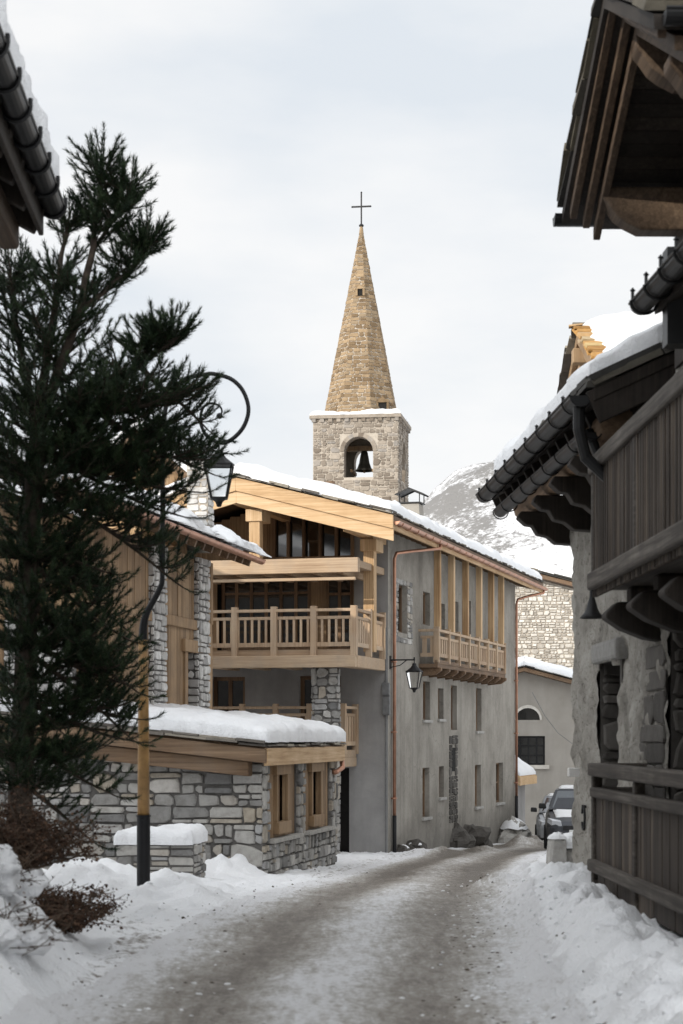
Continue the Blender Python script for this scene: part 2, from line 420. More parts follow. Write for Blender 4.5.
def planks(mb, MP, u0, u1, z0, z1, holes=(), w=(.12, .22), th=.03, mat=0, gap=.006, ztop=None):
    u = u0
    while u < u1 - .01:
        pw = min(rnd(*w), u1 - u); top = z1 if ztop is None else ztop(u + pw / 2)
        segs = [(z0, top)]
        for a, b, c, e in holes:
            if min(b, u + pw) - max(a, u) > pw * .3:
                segs = [q for s_, t_ in segs for q in ((s_, min(t_, c)), (max(s_, e), t_)) if q[1] - q[0] > .03]
        t = random.random(); d = th * rnd(.75, 1.1)
        for a, b in segs: mbox(mb, MP, u + gap / 2, u + pw - gap / 2, a, b, 0, d, mat, t)
        u += pw

def snow_slab(parent, P, up, th, nu, nv, ru=.35, rv=.35, seed=0.0, base=.5, edges=(1, 1, 1, 1), lump=.25, name='roof_snow', LU=1.0, LV=1.0, ragged=0.0):
    """Snow lying on a surface P(u, v); LU, LV its size in metres, ru/rv how far the edges round off."""
    up = Vector(up); mb = MB()
    def hgt(u, v):
        e = 1.0
        for on, dd, rr in ((edges[0], u * LU, ru), (edges[1], (1 - u) * LU, ru), (edges[2], v * LV, rv), (edges[3], (1 - v) * LV, rv)):
            if on:
                k = min(1.0, max(0, dd) / rr); e = min(e, base + (1 - base) * math.sqrt(max(0, 1 - (1 - k) ** 2)))
        n = 1 + lump * fbm(u * LU * 1.1 + seed, v * LV * 1.1, seed, 4) + .12 * fbm(u * LU * 5 + seed, v * LV * 5, seed + 4, 3)
        return max(.015, th * e * n)
    def Q(u, v):
        uu, vv = u, v
        if ragged:
            r_ = ragged * (fbm(v * LV * 2.2 + seed, u * 3, 9.1, 4))
            r2 = ragged * (fbm(u * LU * 2.2 + seed, v * 3, 3.1, 4))
            uu = u + (r_ / LU) * (1 if edges[1] and u > .5 else (-1 if edges[0] and u < .5 else 0)) * abs(u - .5) * 2
            vv = v + (r2 / LV) * (1 if edges[3] and v > .5 else (-1 if edges[2] and v < .5 else 0)) * abs(v - .5) * 2
        return Vector(P(uu, vv))
    def T(u, v): return Q(u, v) + up * hgt(u, v)
    mb.grid(T, nu, nv)
    base0 = len(mb.v)
    rim = [(i / nu, 0) for i in range(nu)] + [(1, j / nv) for j in range(nv)] + [(1 - i / nu, 1) for i in range(nu)] + [(0, 1 - j / nv) for j in range(nv)]
    nr = len(rim)
    for u, v in rim: mb.v.append(tuple(Q(u, v) + up * .002))
    def gi(u, v): return round(v * nv) * (nu + 1) + round(u * nu)
    for k in range(nr):
        k2 = (k + 1) % nr
        mb.f.append((base0 + k, base0 + k2, gi(*rim[k2]), gi(*rim[k]))); mb.m.append(0); mb.t.append(.5)
    return mb.build(name, 'snow', parent, smooth=True, dirt=[0.0] * len(mb.v))

def bil(c00, c10, c11, c01):
    c00, c10, c11, c01 = map(Vector, (c00, c10, c11, c01))
    return lambda u, v: (c00 * (1 - u) + c10 * u) * (1 - v) + (c01 * (1 - u) + c11 * u) * v

def slab(mb, c00, c10, c11, c01, t, mat=0, tone=None):
    d = Vector((0, 0, t))
    lo = [Vector(c) - d for c in (c00, c10, c11, c01)]
    mb.hexa(lo + [Vector(c) for c in (c00, c10, c11, c01)], mat, tone)

def slates(mb, p0, p1, out, w=(.3, .6), th=.035, dep=.35, mat=0, over=.08, rows=2):
    """A ragged edge of stone roofing slabs laid along p0-p1, sticking out by `over`."""
    p0, p1, out = Vector(p0), Vector(p1), Vector(out).normalized(); L = (p1 - p0).length; d = (p1 - p0) / L
    n = d.cross(out); n = n if n.z > 0 else -n
    for r_ in range(rows):
        s_ = 0
        while s_ < L:
            k = min(rnd(*w), L - s_); t = th * rnd(.7, 1.4); o = over * rnd(.3, 1.3); j = rnd(0, .02)
            a = p0 + d * (s_ + .008) + n * (r_ * th * 1.1 + j); b = p0 + d * (s_ + k - .008) + n * (r_ * th * 1.1 + j + rnd(-.008, .008))
            o2 = o + rnd(-.03, .03)
            mb.hexa([a - out * dep, b - out * dep, b + out * o2, a + out * o, a - out * dep + n * t, b - out * dep + n * t, b + out * (o2 - .015) + n * t, a + out * (o - .01) + n * t], mat)
            s_ += k

def halfpipe(mb, p0, p1, r_, mat=0, seg=10, th=.008):
    p0, p1 = Vector(p0), Vector(p1); d = (p1 - p0).normalized(); s_ = d.cross(Vector((0, 0, 1))).normalized(); u = s_.cross(d)
    pts = [(math.cos(a), math.sin(a)) for a in [math.pi + math.pi * k / seg for k in range(seg + 1)]]
    for rr, flip in ((r_, 0), (r_ - th, 1)):
        for (a, b), (c, e) in zip(pts, pts[1:]):
            q = [p0 + (s_ * a + u * b) * rr, p0 + (s_ * c + u * e) * rr, p1 + (s_ * c + u * e) * rr, p1 + (s_ * a + u * b) * rr]
            mb.face(q[::-1] if flip else q, mat, .5)
    for e_ in (p0, p1): mb.face([e_ + (s_ * a + u * b) * (r_ - .002) for a, b in pts], mat, .5)
    for sg in (-1, 1):
        mb.tube([p0 + s_ * sg * r_, p1 + s_ * sg * r_], .012, 6, mat)

def railing(mb, A, B, z0, z1, posts=4, bal=.14, bw=.045, bt=.03, rail=.07, end=(1, 1), post_w=.13, over=.06, low=.22, mid=True):
    """Timber balustrade from A to B (plan points) between floor z0 and handrail z1."""
    A, B = Vector((*A, 0)), Vector((*B, 0)); L = (B - A).length; d = (B - A) / L
    up = Vector((0, 0, 1))
    def bx(s0, s1, za, zb, w): mb.beam(A + d * ((s0 + s1) / 2) + up * za, A + d * ((s0 + s1) / 2) + up * zb, s1 - s0, w, up=d.cross(up)) if False else mb.hexa(
        [A + d * s + n * (w / 2) * k + up * z for z in (za, zb) for s, k in ((s0, -1), (s1, -1), (s1, 1), (s0, 1))])
    n = d.cross(up)
    bx(-.05, L + .05, z1 - .065, z1, .13)
    if mid: bx(0, L, z1 - .24, z1 - .17, .05)
    bx(0, L, z0 + .1, z0 + .2, .055)
    for i in range(posts):
        if (i == 0 and not end[0]) or (i == posts - 1 and not end[1]): continue
        s_ = L * i / (posts - 1); bx(s_ - post_w / 2, s_ + post_w / 2, z0 - low, z1 + over, .145)
    k = int(L / bal)
    for i in range(k):
        s_ = (i + .5) * L / k; bx(s_ - bw / 2, s_ + bw / 2, z0 + .2, z1 - (.24 if mid else .065), bt)

# ================================================================ TERRAIN
GP = [(-40, .2), (20, 0), (32, -.6), (48, -1.15), (60, -1.6), (75, -2.0), (120, -3.2), (400, -6)]
def g(y):
    return (interp(GP, y - 2.5) + interp(GP, y) + interp(GP, y + 2.5)) / 3
CL = [(-20, -.8), (5, -.5), (11.5, -.18), (17, .12), (22.5, .6), (29, 1.12), (36, 1.75), (44, 2.75), (53, 4.25), (60, 5.8), (66, 7.9), (75, 12.5), (90, 22)]
def cx(y): return (interp(CL, y - 2) + interp(CL, y) + interp(CL, y + 2)) / 3
RF = [(0, .95), (9, 1.0), (14, 1.12), (18, 1.35), (22, 1.65), (28, 2.15), (34, 2.75), (44, 3.9), (53, 5.4), (60, 7.2), (75, 14)]
LF = [(0, -1.25), (9, -1.4), (12.5, -1.55), (16, -1.95), (19, -2.35), (22, -2.7), (30, -4.5), (60, -10)]
def lump(x, y, s=1.0): return fbm(x * 1.3 * s, y * 1.3 * s, 2.2, 5)
MOUNDS = [(-2.35, 20.6, .55, .2), (-1.75, 21.3, .45, .22), (-1.45, 20.4, .3, .15), (-2.9, 22.5, .8, .28), (-2.0, 23.5, .7, .2), (-3.3, 26.5, 1.0, .32), (-1.95, 30.9, .6, .28), (-2.6, 30.2, .6, .22),
          (-1.6, 31.4, .4, .2), (2.45, 25.6, .6, .26), (3.2, 27.6, .6, .24), (2.5, 28.6, .4, .12), (4.2, 32, .8, .15), (1.95, 24.4, .5, .2), (2.0, 19.6, .5, .14), (1.75, 16.8, .45, .12), (2.05, 14.6, .5, .1),
          (2.45, 48.3, .6, .16), (3.6, 51.5, .5, .14), (5.3, 58.3, .7, .28), (5.75, 60.6, .6, .25), (1.9, 47.2, .5, .12)]
def height(x, y):
    z = g(y)
    f = interp(RF, y); up = sstep(0, .8, x - f) * (.25 * (1 - sstep(22, 26, y)) + .05)
    z += up * (1 + .6 * lump(x, y) + .25 * fbm(x * 5, y * 5, 1, 3) + .12 * fbm(x * 14, y * 14, 1, 2)) * (1 - .55 * sstep(.7, 1.3, x - f))
    f = interp(LF, y); hb = .50 * (1 - sstep(17, 20.5, y)) + .06
    z += sstep(0, .75, f - x) * hb * (1 + .38 * lump(x + 9, y) + .16 * fbm(x * 5, y * 5, 3, 3))
    for mx, my, r_, h in MOUNDS:
        q = ((x - mx) ** 2 + ((y - my) * .8) ** 2) / (r_ * r_)
        if q < 4: z += h * math.exp(-q * 1.6) * (1 + .45 * fbm(x * 3, y * 3, 5, 4))
    if y < 40 and (x > interp(RF, y) or x < interp(LF, y)):
        vd = noise.voronoi(Vector((x * 3.2 + .3 * nz(x * 4, y * 4), y * 3.0, 1.0)))[0]; k = min(1, max(x - interp(RF, y), interp(LF, y) - x) / .3)
        z += k * (.075 * (.45 - vd[0]) + .03 * (vd[1] - vd[0])) * (.35 + sstep(-.1, .35, fbm(x * .9, y * .9, 14, 3)))
    if y < 80:
        u = x - cx(y)
        z += .016 * fbm(x * 2.3, y * 2.3, 8, 5) + .02 * sstep(.9, 1.5, abs(u)) * (.6 + fbm(x * 6, y * 6, 4, 3)) * (1 - sstep(60, 75, y))
        z -= .03 * (math.exp(-((abs(u) - .7) / .3) ** 2))
        z += .07 * sstep(1.3, 1.9, abs(u)) * max(0, fbm(x * 4.2, y * 3.2, 11, 4) + .1)
    return z
def axis(segs):
    out = [segs[0][0]]
    for a, b, st in segs:
        n = max(1, round((b - a) / st)); out += [a + (b - a) * k / n for k in range(1, n + 1)]
    return out
HW = 1.62
xs = axis([(-900, -150, 150), (-150, -20, 13), (-20, -6, 1.0), (-6, -3.6, .1), (-3.6, 3.7, .05), (3.7, 9, .2), (9, 20, 1.2), (20, 150, 13), (150, 900, 150)])
ys = axis([(-60, 0, 10), (0, 9.5, .8), (9.5, 24, .065), (24, 36, .13), (36, 66, .3), (66, 90, 1.5), (90, 400, 31), (400, 1500, 220)])
mb = MB(); dirt = []
for y in ys:
    for x in xs:
        z = height(x, y) if abs(x) < 30 and 0 <= y < 90 else g(y)
        u = abs(x - cx(y))
        if u < HW - .12 and 5 < y < 76: z -= .12
        mb.v.append((x, y, z))
        near = math.exp(-((x - interp(RF, y) + .02) / .3) ** 2) * .34 + math.exp(-((x - interp(LF, y) - .25) / .45) ** 2) * .26
        near += .20 * (1 - sstep(1.5, 2.6, u)) + .05
        steep = .12 * max(0, lump(x, y))
        if 30 < y < 70 and u < 2.6: near += .22
        dirt.append(near + steep * .5 - (.25 if x > interp(RF, y) + .55 else 0))
nx = len(xs)
for j in range(len(ys) - 1):
    for i in range(nx - 1):
        a = j * nx + i; mb.f.append((a, a + 1, a + nx + 1, a + nx)); mb.m.append(0); mb.t.append(.5)
gr = mb.build('ground', 'snow', smooth=True, dirt=dirt); tag(gr, 'trampled white snow with lumpy banks on both sides of the lane', 'snow', kind='structure')

mb = MB(); dirt = []
rows = axis([(3, 9.5, .5), (9.5, 24, .07), (24, 40, .14), (40, 76, .35)]); NU = 64
for y in rows:
    for i in range(NU + 1):
        u = lerp(-HW, HW, i / NU); x = cx(y) + u
        z = height(x, y) + .004 - .07 * sstep(HW - .07, HW, abs(u))
        mb.v.append((x, y, z))
        wob = .14 * nz(y * .35, 3.0)
        tr = math.exp(-((abs(u + wob) - .66) / .36) ** 2)
        dd = .26 + .62 * tr
        dd += .22 * sstep(20, 32, y) * (1 - sstep(.9, 1.4, abs(u)))
        dd -= .26 * sstep(1.0, 1.45, abs(u)) + .10 * (1 - sstep(.05, .3, abs(u))) * (1 - sstep(20, 30, y))
        dd += .16 * fbm(x * .6, y * .35, 21, 3)
        dirt.append(dd)
for j in range(len(rows) - 1):
    for i in range(NU):
        a = j * (NU + 1) + i; mb.f.append((a, a + 1, a + NU + 2, a + NU + 1)); mb.m.append(0); mb.t.append(.5)
rd = mb.build('road', 'road', smooth=True, dirt=dirt); tag(rd, 'slushy brown lane with wheel tracks curving to the right', 'road', kind='structure')

# far mountainside, right of the tower
mb = MB(); dirt = []
mxs = axis([(-260, 420, 8)]); mys = axis([(560, 1150, 10)])
def ridge(x): return interp([(-260, 25), (-30, 62), (20, 88), (45, 108), (75, 122), (120, 128), (200, 150), (420, 170)], x)
for y in mys:
    for x in mxs:
        t = (y - 560) / 340
        prof = sstep(-.1, 1.05, t) if t < 1.05 else 1 - .5 * sstep(1.05, 1.75, t)
        n = fbm(x * .008, y * .008, 3, 7); n2 = fbm(x * .03, y * .03, 6, 5)
        mb.v.append((x, y, -8 + (ridge(x * 900 / max(y, 600)) + 8) * prof * (1 + .10 * n) + 5 * n * prof + 2.5 * n2 * prof))
        dirt.append(n2 * .8 + n * .35)
nx = len(mxs)
for j in range(len(mys) - 1):
    for i in range(nx - 1):
        a = j * nx + i; mb.f.append((a, a + 1, a + nx + 1, a + nx)); mb.m.append(0); mb.t.append(.5)
mo = mb.build('mountain', 'mountain', smooth=True, dirt=dirt); tag(mo, 'snowy mountainside speckled with dark rock and trees beyond the roofs', 'mountain', kind='structure')

# ================================================================ BIG CHALET
C = Frame('chalet', 1.116, 48, -1.15, R(-15.07), 'large grey rendered chalet with pale timber gable, balconies and copper gutters', 'chalet')
e = C.e; LEN = 17.3
XR, ZR = -2.9, 8.77; TS = .262                      # ridge line and roof slope
def roofz(x): return ZR - abs(x - XR) * TS           # top of the roof boards
side = lambda y, z, d: (d, y, z)
front = lambda x, z, d: (x, -d, z)
def hole(F, plane, a, b, t, bt):                     # opening traced on the wall plane
    f = F.onx if plane == 'x' else F.ony
    u0, zt = f(a, t, 0); u1, zb = f(b, bt, 0); return (min(u0, u1), max(u0, u1), min(zt, zb), max(zt, zb))
sh = []
for a, b, t, bt in ((397.5, 407, 583, 634), (423, 430, 591, 626), (440.5, 445, 603, 648), (454.5, 458.5, 601, 650), (467, 471, 600, 650), (411 + 66, 481, 618, 655),
                    (423, 430, 681, 720), (438, 443.5, 688, 719), (451, 457, 685, 730), (476, 481.5, 688, 731),
                    (422.5, 429.5, 768, 816.5), (439, 444, 766.5, 797), (475, 481, 765, 806), (496, 503, 763, 802)):
    sh.append(hole(C, 'x', a, b, t, bt))
ztopC = lambda y: roofz(0) - .2
w = MB(); wall(w, side, 0, LEN, -.6, ztopC(0), sh, .28, 0)
# front: timbered upper storeys left of the grey pier
zf, _ = 0, 0
_, zbal = C.ony(300, 655, 0)
_, zlow = C.ony(300, 752, 0)
xp, _ = C.ony(354, 650, 0)
lowh = [hole(C, 'y', 212, 245, 677, 722), hole(C, 'y', 299, 341, 676, 745), (xp - .6, xp - .12, -.6, hole(C, 'y', 341, 349, 768, 850)[3])]
wall(w, front, -5.8, xp, -.6, zbal + .02, lowh, .25, 1)
wall(w, front, xp, 0, -.6, ztopC(0), [], .25, 1, ztop=lambda u: roofz(u) - .2)
wall(w, lambda y, z, d: (-5.8 - d, y, z), 0, LEN, -.6, ztopC(0), [], .25, 0)
wall(w, lambda x, z, d: (x, LEN + d, z), -5.8, 0, -.6, 99, [], .25, 0, ztop=lambda u: roofz(u) - .2, brk=(XR,))
wl = w.build('wall', ['render_grey', 'concrete'], e)
# stone surround of the near upper window, patch with niche
w = MB(); h = sh[0]
stones(w, side, h[0] - .35, h[1] + .55, h[2] - .25, h[3] + .12, [h], (.12, .2), (.2, .4), .015, .03, 0); w.build('stone_surround', 'stone_grey', e)
n0 = hole(C, 'x', 449, 457, 735, 822); w = MB()
stones(w, side, n0[0], n0[1], n0[2], n0[3], [(lerp(n0[0], n0[1], .3), lerp(n0[0], n0[1], .7), n0[3] - 1.0, n0[3] - .35)], (.14, .24), (.2, .4), .02, .035, 0)
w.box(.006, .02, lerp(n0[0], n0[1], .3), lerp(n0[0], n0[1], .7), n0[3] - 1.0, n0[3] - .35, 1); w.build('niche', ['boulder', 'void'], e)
for k, h in enumerate(sh):
    o = window(e, side, h, .2, 1 if h[1] - h[0] < .8 else 2, 2 if h[3] - h[2] > 1.2 else 1, .055)
    if k >= 6 and k not in (8,):
        s_ = MB(); s_.box(-.05, .07, h[0] - .08, h[1] + .08, h[2] - .075, h[2] - .003, 0, .6); s_.build('sill', 'stone_grey', o, bevel=.008)
for h in lowh[:2]: window(e, front, h, .2, 2, 1, .09)
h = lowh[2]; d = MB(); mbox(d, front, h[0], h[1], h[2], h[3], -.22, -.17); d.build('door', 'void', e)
# timber front of the upper floors
fh = [hole(C, 'y', 221, 310, 578, 650), hole(C, 'y', 325, 352.5, 578, 650)]
_, zloft = C.ony(300, 559, 0); _, zbeam = C.ony(300, 577, 0)
w = MB()
planks(w, front, -5.8, xp, zbal, zloft, fh, (.16, .26), .03, 0)
w.build('timber_front', 'wood_old', e)
for h, k in zip(fh, (6, 2)): window(e, front, h, .12, k, 1, .075, transom=.78)
# loft glazing under the gable
def lz(x): return roofz(x) - .33
w = MB(); gl = MB()
xa, _ = C.ony(275, 540, 0)
for i, px in enumerate((275, 289, 304.5, 321, 337, 353)):
    x, _ = C.ony(px, 540, 0); w.box(x - .035, x + .035, -.1, .02, zloft, lz(x) - .1)
w.beam((xa, -.04, lz(xa) - .06), (xp, -.04, lz(xp) - .06), .12, .14); w.box(xa, xp, -.09, .02, zloft, zloft + .05)
o = w.build('loft_window', 'wood_frame', e)
gl.prism([(xa, .04, zloft), (xp, .04, zloft), (xp, .04, lz(xp)), (xa, .04, lz(xa))], (0, .03, 0)); gl.build('pane', 'glass', o)
w = MB(); planks(w, front, -5.8, xa, zloft, 0, (), (.18, .28), .03, 0, ztop=lambda x: lz(x)); w.build('loft_panelling', 'wood_old', e)
w = MB(); w.prism([(-5.8, .1, zbal), (xp, .1, zbal), (xp, .1, lz(xp)), (XR, .1, lz(XR)), (-5.8, .1, lz(-5.8))], (0, .1, 0)); w.build('inner_wall', 'void', e)
# floors, beams
w = MB()
x0, zb1 = C.ony(350, 557.5, -2.5); x1, zb0 = C.ony(358.5, 572, -2.5)
XLB = -5.8
w.box(XLB, x1, -2.55, -2.35, zb0, zb1, 0, .5); w.box(XLB, x1 - .1, -2.45, -2.33, zb0 - .17, zb0 - .1, 0, .7)
w.box(XLB, x1, -2.35, -.03, zb0 + .12, zb1 - .05, 0, .2)
x = XLB + .3
while x < x1 - .2: w.box(x - .06, x + .06, -2.34, -.04, zb0 - .02, zb0 + .12, 0); x += .62
w.build('loft_floor', 'wood_rail_x', e, bevel=.012)
# roof
YF, YB, XE = -2.82, 18.1, .80
XL = 2 * XR - XE
r = MB()
for xe in (XE, XL):
    c = [(XR, YF, ZR), (xe, YF, roofz(xe)), (xe, YB, roofz(xe)), (XR, YB, ZR)]
    slab(r, *c, .12, 0, .3)
ro = r.build('roof', 'wood_beam', e)
s_ = MB()
slates(s_, (XE, YF - .03, roofz(XE) + .02), (XR, YF - .03, ZR + .02), (0, -1, 0), (.3, .55), .03, .4, 0, .12); slates(s_, (XR, YF - .03, ZR + .02), (XL, YF - .03, roofz(XL) + .02), (0, -1, 0), (.3, .55), .03, .4, 0, .12)
slates(s_, (XE - .02, YF, roofz(XE) + .02), (XE - .02, YB, roofz(XE) + .02), (1, 0, 0), (.3, .55), .022, .4, 0, .05); s_.build('slates', 'slate', ro)
b = MB()                                             # barge boards, two layers each side
for sg, xe in ((1, XE), (-1, XL)):
    for k, (dz, hh, th, rec) in enumerate(((.0, .31, .07, 0), (-.315, .27, .06, .045))):
        z1 = lambda x: roofz(x) - .0 + dz
        x_in = XR - sg * (0 if k == 0 else 0)
        b.prism([(x_in, YF - .07 + rec, z1(XR)), (xe + sg * .02, YF - .07 + rec, z1(xe)), (xe + sg * .02, YF - .07 + rec, z1(xe) - hh), (x_in, YF - .07 + rec, z1(XR) - hh)], (0, th, 0), 0, .45 + .25 * k)
b.build('barge_board', 'wood_new', ro, bevel=.008)
b = MB()                                             # eave fascia, purlins, rafters with dark ends
b.box(XE - .06, XE, YF, YB, roofz(XE) - .31, roofz(XE) - .10, 0, .55)
b.build('eave_board', 'wood_new_y', ro, bevel=.006)
b = MB(); y = YF + .5
while y < YB:
    b = MB(); b.beam((XR + .1, y, roofz(XR + .1) - .2), (XE - .07, y, roofz(XE - .07) - .2), .09, .15); b.build('rafter', 'wood_beam', ro); y += .6
b = MB()
for x, zz in ((XR, ZR - .3), (-.25, roofz(-.25) - .3), (-5.5, roofz(-5.5) - .3)):
    b = MB(); b.box(x - .14, x + .14, YF + .1, 0, zz - .3, zz, 0, .4); b.build('purlin', 'wood_new_y', ro, bevel=.012)
b = MB()
halfpipe(b, (XE + .075, YF + .02, roofz(XE) - .14), (XE + .075, YB, roofz(XE) - .17), .075)
y = YF + .4
while y < YB: b.tube([(XE + .075 + .08 * math.cos(a), y, roofz(XE) - .15 + .08 * math.sin(a)) for a in [math.pi * (1 + k / 8) for k in range(9)]], .009, 5); y += .8
b.build('gutter', 'copper', ro, smooth=False)
for yy, name in ((.35, 0), (LEN - .15, 1)):
    b = MB(); ze = roofz(XE) - .2
    yo = 1.6 if name == 0 else .9
    yg = yy + yo if name == 0 else YB - .3
    b.tube([(XE + .07, yg, ze), (XE + .05, yg, ze - .12), (.35, lerp(yg, yy, .6), ze - .26), (.12, yy, ze - .36), (.075, yy, ze - .5), (.075, yy, .9)], .042, 8)
    b.tube([(.075, yy, .9), (.075, yy, -.3)], .052, 8, 1)
    for zz in (1.3, 2.9, 4.6): b.box(-.01, .13, yy - .06, yy + .06, zz, zz + .035)
    b.build('downpipe', ['copper', 'pipe_black'], e, smooth=True)
for sg, xe in ((1, XE), (-1, XL)):
    P = bil((XR, YF - .06, ZR + .06), (xe - sg * .03, YF - .06, roofz(xe) + .06), (xe - sg * .03, YB, roofz(xe) + .06), (XR, YB, ZR + .06))
    if sg < 0: P = bil((xe + .03, YF - .06, roofz(xe) + .06), (XR, YF - .06, ZR + .06), (XR, YB, ZR + .06), (xe + .03, YB, roofz(xe) + .06))
    snow_slab(ro, P, (0, 0, 1), .30, 26, 130, .5, .5, 3.1 + sg, .45, (0, 1, 1, 1) if sg > 0 else (1, 0, 1, 1), .45, LU=3.8, LV=20.9, ragged=.16)
# posts
for px, ya, nm in ((370, -1.15, 0), (256, -2.45, 1)):
    x, _ = C.ony(px, 560, ya); top = roofz(x) - .62; p = MB()
    bot = zbal if nm == 0 else zb1
    p.box(x - .13, x + .13, ya - .13, ya + .13, bot, top - .2, 0, .5); p.box(x - .2, x + .2, ya - .18, ya + .5, top - .28, top, 0, .6)
    p.box(x - .11, x + .11, ya - .1, .02, top - .02, roofz(x) - .3, 0, .4)
    p.build('post', 'wood_new_z', e, bevel=.012)
# front balcony
xb1, zr1 = C.ony(354, 608, -2.75); _, zd = C.ony(354, 648, -2.75); _, zf1 = C.ony(354, 655, -2.75); _, zf0 = C.ony(354, 667, -2.75)
fl = MB(); fl.box(XLB, xb1 + .05, -2.85, -2.65, zf0, zf1, 0, .6); fl.box(xb1 - .1, xb1 + .06, -2.65, -.03, zf0, zf1 + .0, 0, .5)
fl.box(XLB, xb1 - .1, -2.65, -.03, zf1 - .1, zf1 - .02, 0, .3)
fl.box(XLB, xb1, -2.72, -2.64, zf1, zf1 + .14, 0, .15)
x = XLB + .4
while x < xb1 - .3: fl.box(x - .08, x + .08, -2.64, -.04, zf0 + .03, zf1 - .1, 0, .2); x += .8
bo = fl.build('balcony', 'wood_rail_x', e, bevel=.012)
q = MB(); railing(q, (XLB, -2.75), (xb1, -2.75), zf1 + .1, zr1, 7, .165, .055, .035, post_w=.14, low=.12); q.build('railing', 'wood_rail', bo, bevel=.006)
q = MB(); railing(q, (xb1, -2.75), (xb1, -.05), zf1 + .1, zr1, 3, .2, .1, .03, post_w=.12, end=(0, 1), low=.1); q.build('railing', 'wood_rail', bo, bevel=.006)
# lower terrace with its own rail
YT_ = -1.15
xt, zt1 = C.ony(343.5, 706, YT_); _, zt0 = C.ony(343.5, 767, YT_)
fl = MB(); fl.box(XLB, xt + .02, YT_ - .1, -.03, zt0 + .22, zt0 + .40, 0, .4); fl.box(xt - .15, xt + .03, YT_ - .11, -.03, zt0, zt0 + .22, 0, .5)
tz = zt0 + .40
bo = fl.build('terrace', 'wood_rail_x', e, bevel=.012)
q = MB(); railing(q, (XLB, YT_), (xt, YT_), tz, zt1, 7, .2, .09, .03, post_w=.12, low=.1); q.build('railing', 'wood_rail', bo, bevel=.006)
q = MB(); railing(q, (xt, YT_), (xt, -.05), tz, zt1, 2, .22, .12, .03, post_w=.12, end=(0, 1), low=.1); q.build('railing', 'wood_rail', bo, bevel=.006)
# rubble column under the balcony
xc, _ = C.ony(326, 700, -2.15); cw = MB()
RC = .33
cw.lathe([(RC - .03, -.8), (RC - .03, zf0 + .02)], (xc, -2.15, 0), 20, 0)
stones(cw, lambda u, z, d: (xc + (RC - .02 + d) * math.cos(u / RC), -2.15 + (RC - .02 + d) * math.sin(u / RC), z), 0, 2 * math.pi * RC, -.6, zf0, (), (.2, .34), (.2, .36), .02, .035, 1)
cw.build('stone_column', ['mortar', 'stone_grey'], e)
# narrow balcony on the lane side
P0 = .46
yb0, _ = C.onx(419, 640, 0); yb1, _ = C.onx(503.5, 650, P0)
_, zt = C.onx(437, 629, P0); _, zb = C.onx(440, 661.5, P0); _, zu = C.onx(440, 672, P0)
fl = MB(); fl.box(.003, P0 + .04, yb0 - .05, yb1 + .1, zu + .1, zu + .2, 0, .3); fl.box(P0 - .05, P0 + .05, yb0 - .05, yb1 + .1, zu + .2, zu + .3, 0, .5)
y = yb0 + .1
while y < yb1: fl.prism([(.002, y, zu + .1), (P0 + .1, y, zu + .1), (P0 + .1, y, zu + .03), (P0 - .06, y, zu - .08), (.002, y, zu - .12)], (0, .14, 0), 0, .3); y += 1.02
bo = fl.build('balcony', 'wood_beam', e, bevel=.01)
q = MB(); railing(q, (P0, yb0), (P0, yb1), zu + .28, zt, 8, .26, .13, .03, post_w=.1, low=.05); q.build('railing', 'wood_rail', bo, bevel=.006)
q = MB(); railing(q, (.04, yb0), (P0, yb0), zu + .28, zt, 2, .2, .12, .03, post_w=.1, end=(0, 0), low=.05); q.build('railing', 'wood_rail', bo, bevel=.006)
for px in (438, 452, 466, 479.5, 491.5, 501.5):
    y, _ = C.onx(px, 600, P0); p = MB(); p.box(P0 - .09, P0 + .07, y - .09, y + .09, zt, roofz(P0) - .27, 0); p.build('post', 'wood_new_z', e, bevel=.01)
# chimney with its iron cap
ych, xch = 5.2, -.62; cz = roofz(xch); c = MB(); ctop = 8.98
c.hexa([(xch - .34, ych - .34, cz - .3), (xch + .34, ych - .34, cz - .3), (xch + .34, ych + .34, cz - .3), (xch - .34, ych + .34, cz - .3), (xch - .25, ych - .25, ctop), (xch + .25, ych - .25, ctop), (xch + .25, ych + .25, ctop), (xch - .25, ych + .25, ctop)], 0, .5)
co = c.build('chimney', 'render_far', e, bevel=.01)
c = MB(); zc = ctop + .01
c.box(xch - .3, xch + .3, ych - .3, ych + .3, zc, zc + .03)
for sx in (-.27, .27):
    for sy in (-.27, .27): c.tube([(xch + sx, ych + sy, zc), (xch + sx, ych + sy, zc + .25)], .014, 6)
for sy in (-.34, .34):
    c.beam((xch - .38, ych + sy, zc + .22), (xch, ych + sy, zc + .38), .03, .03); c.beam((xch + .38, ych + sy, zc + .22), (xch, ych + sy, zc + .38), .03, .03)
for sg in (-1, 1):
    c.hexa([(xch + sg * .38, ych - .34, zc + .235), (xch, ych - .34, zc + .395), (xch, ych + .34, zc + .395), (xch + sg * .38, ych + .34, zc + .235), (xch + sg * .38, ych - .34, zc + .25), (xch, ych - .34, zc + .41), (xch, ych + .34, zc + .41), (xch + sg * .38, ych + .34, zc + .25)])
c.build('cap', 'iron', co)
c = MB(); xq, yq = -1.1, -1.2
c.tube([(xq, yq, roofz(xq)), (xq, yq, roofz(xq) + .52)], .11, 12); c.build('vent_pipe', 'wood_beam', ro)
# meter boxes and cable at the corner
c = MB()
for px, py, hh in ((386.5, 690, .35), (387, 705, .5)):
    xx, zz = C.ony(px, py, 0); c.box(xx - .09, xx + .09, -.12, -.003, zz - hh / 2, zz + hh / 2, 0)
c.build('meter_box', 'cable', e, bevel=.01)
c = MB(); xx, zz = C.ony(386, 690, 0); c.tube([(xx, -.02, -.4), (xx, -.02, zz + 1.5)], .02, 6); c.build('conduit', 'cable', e)

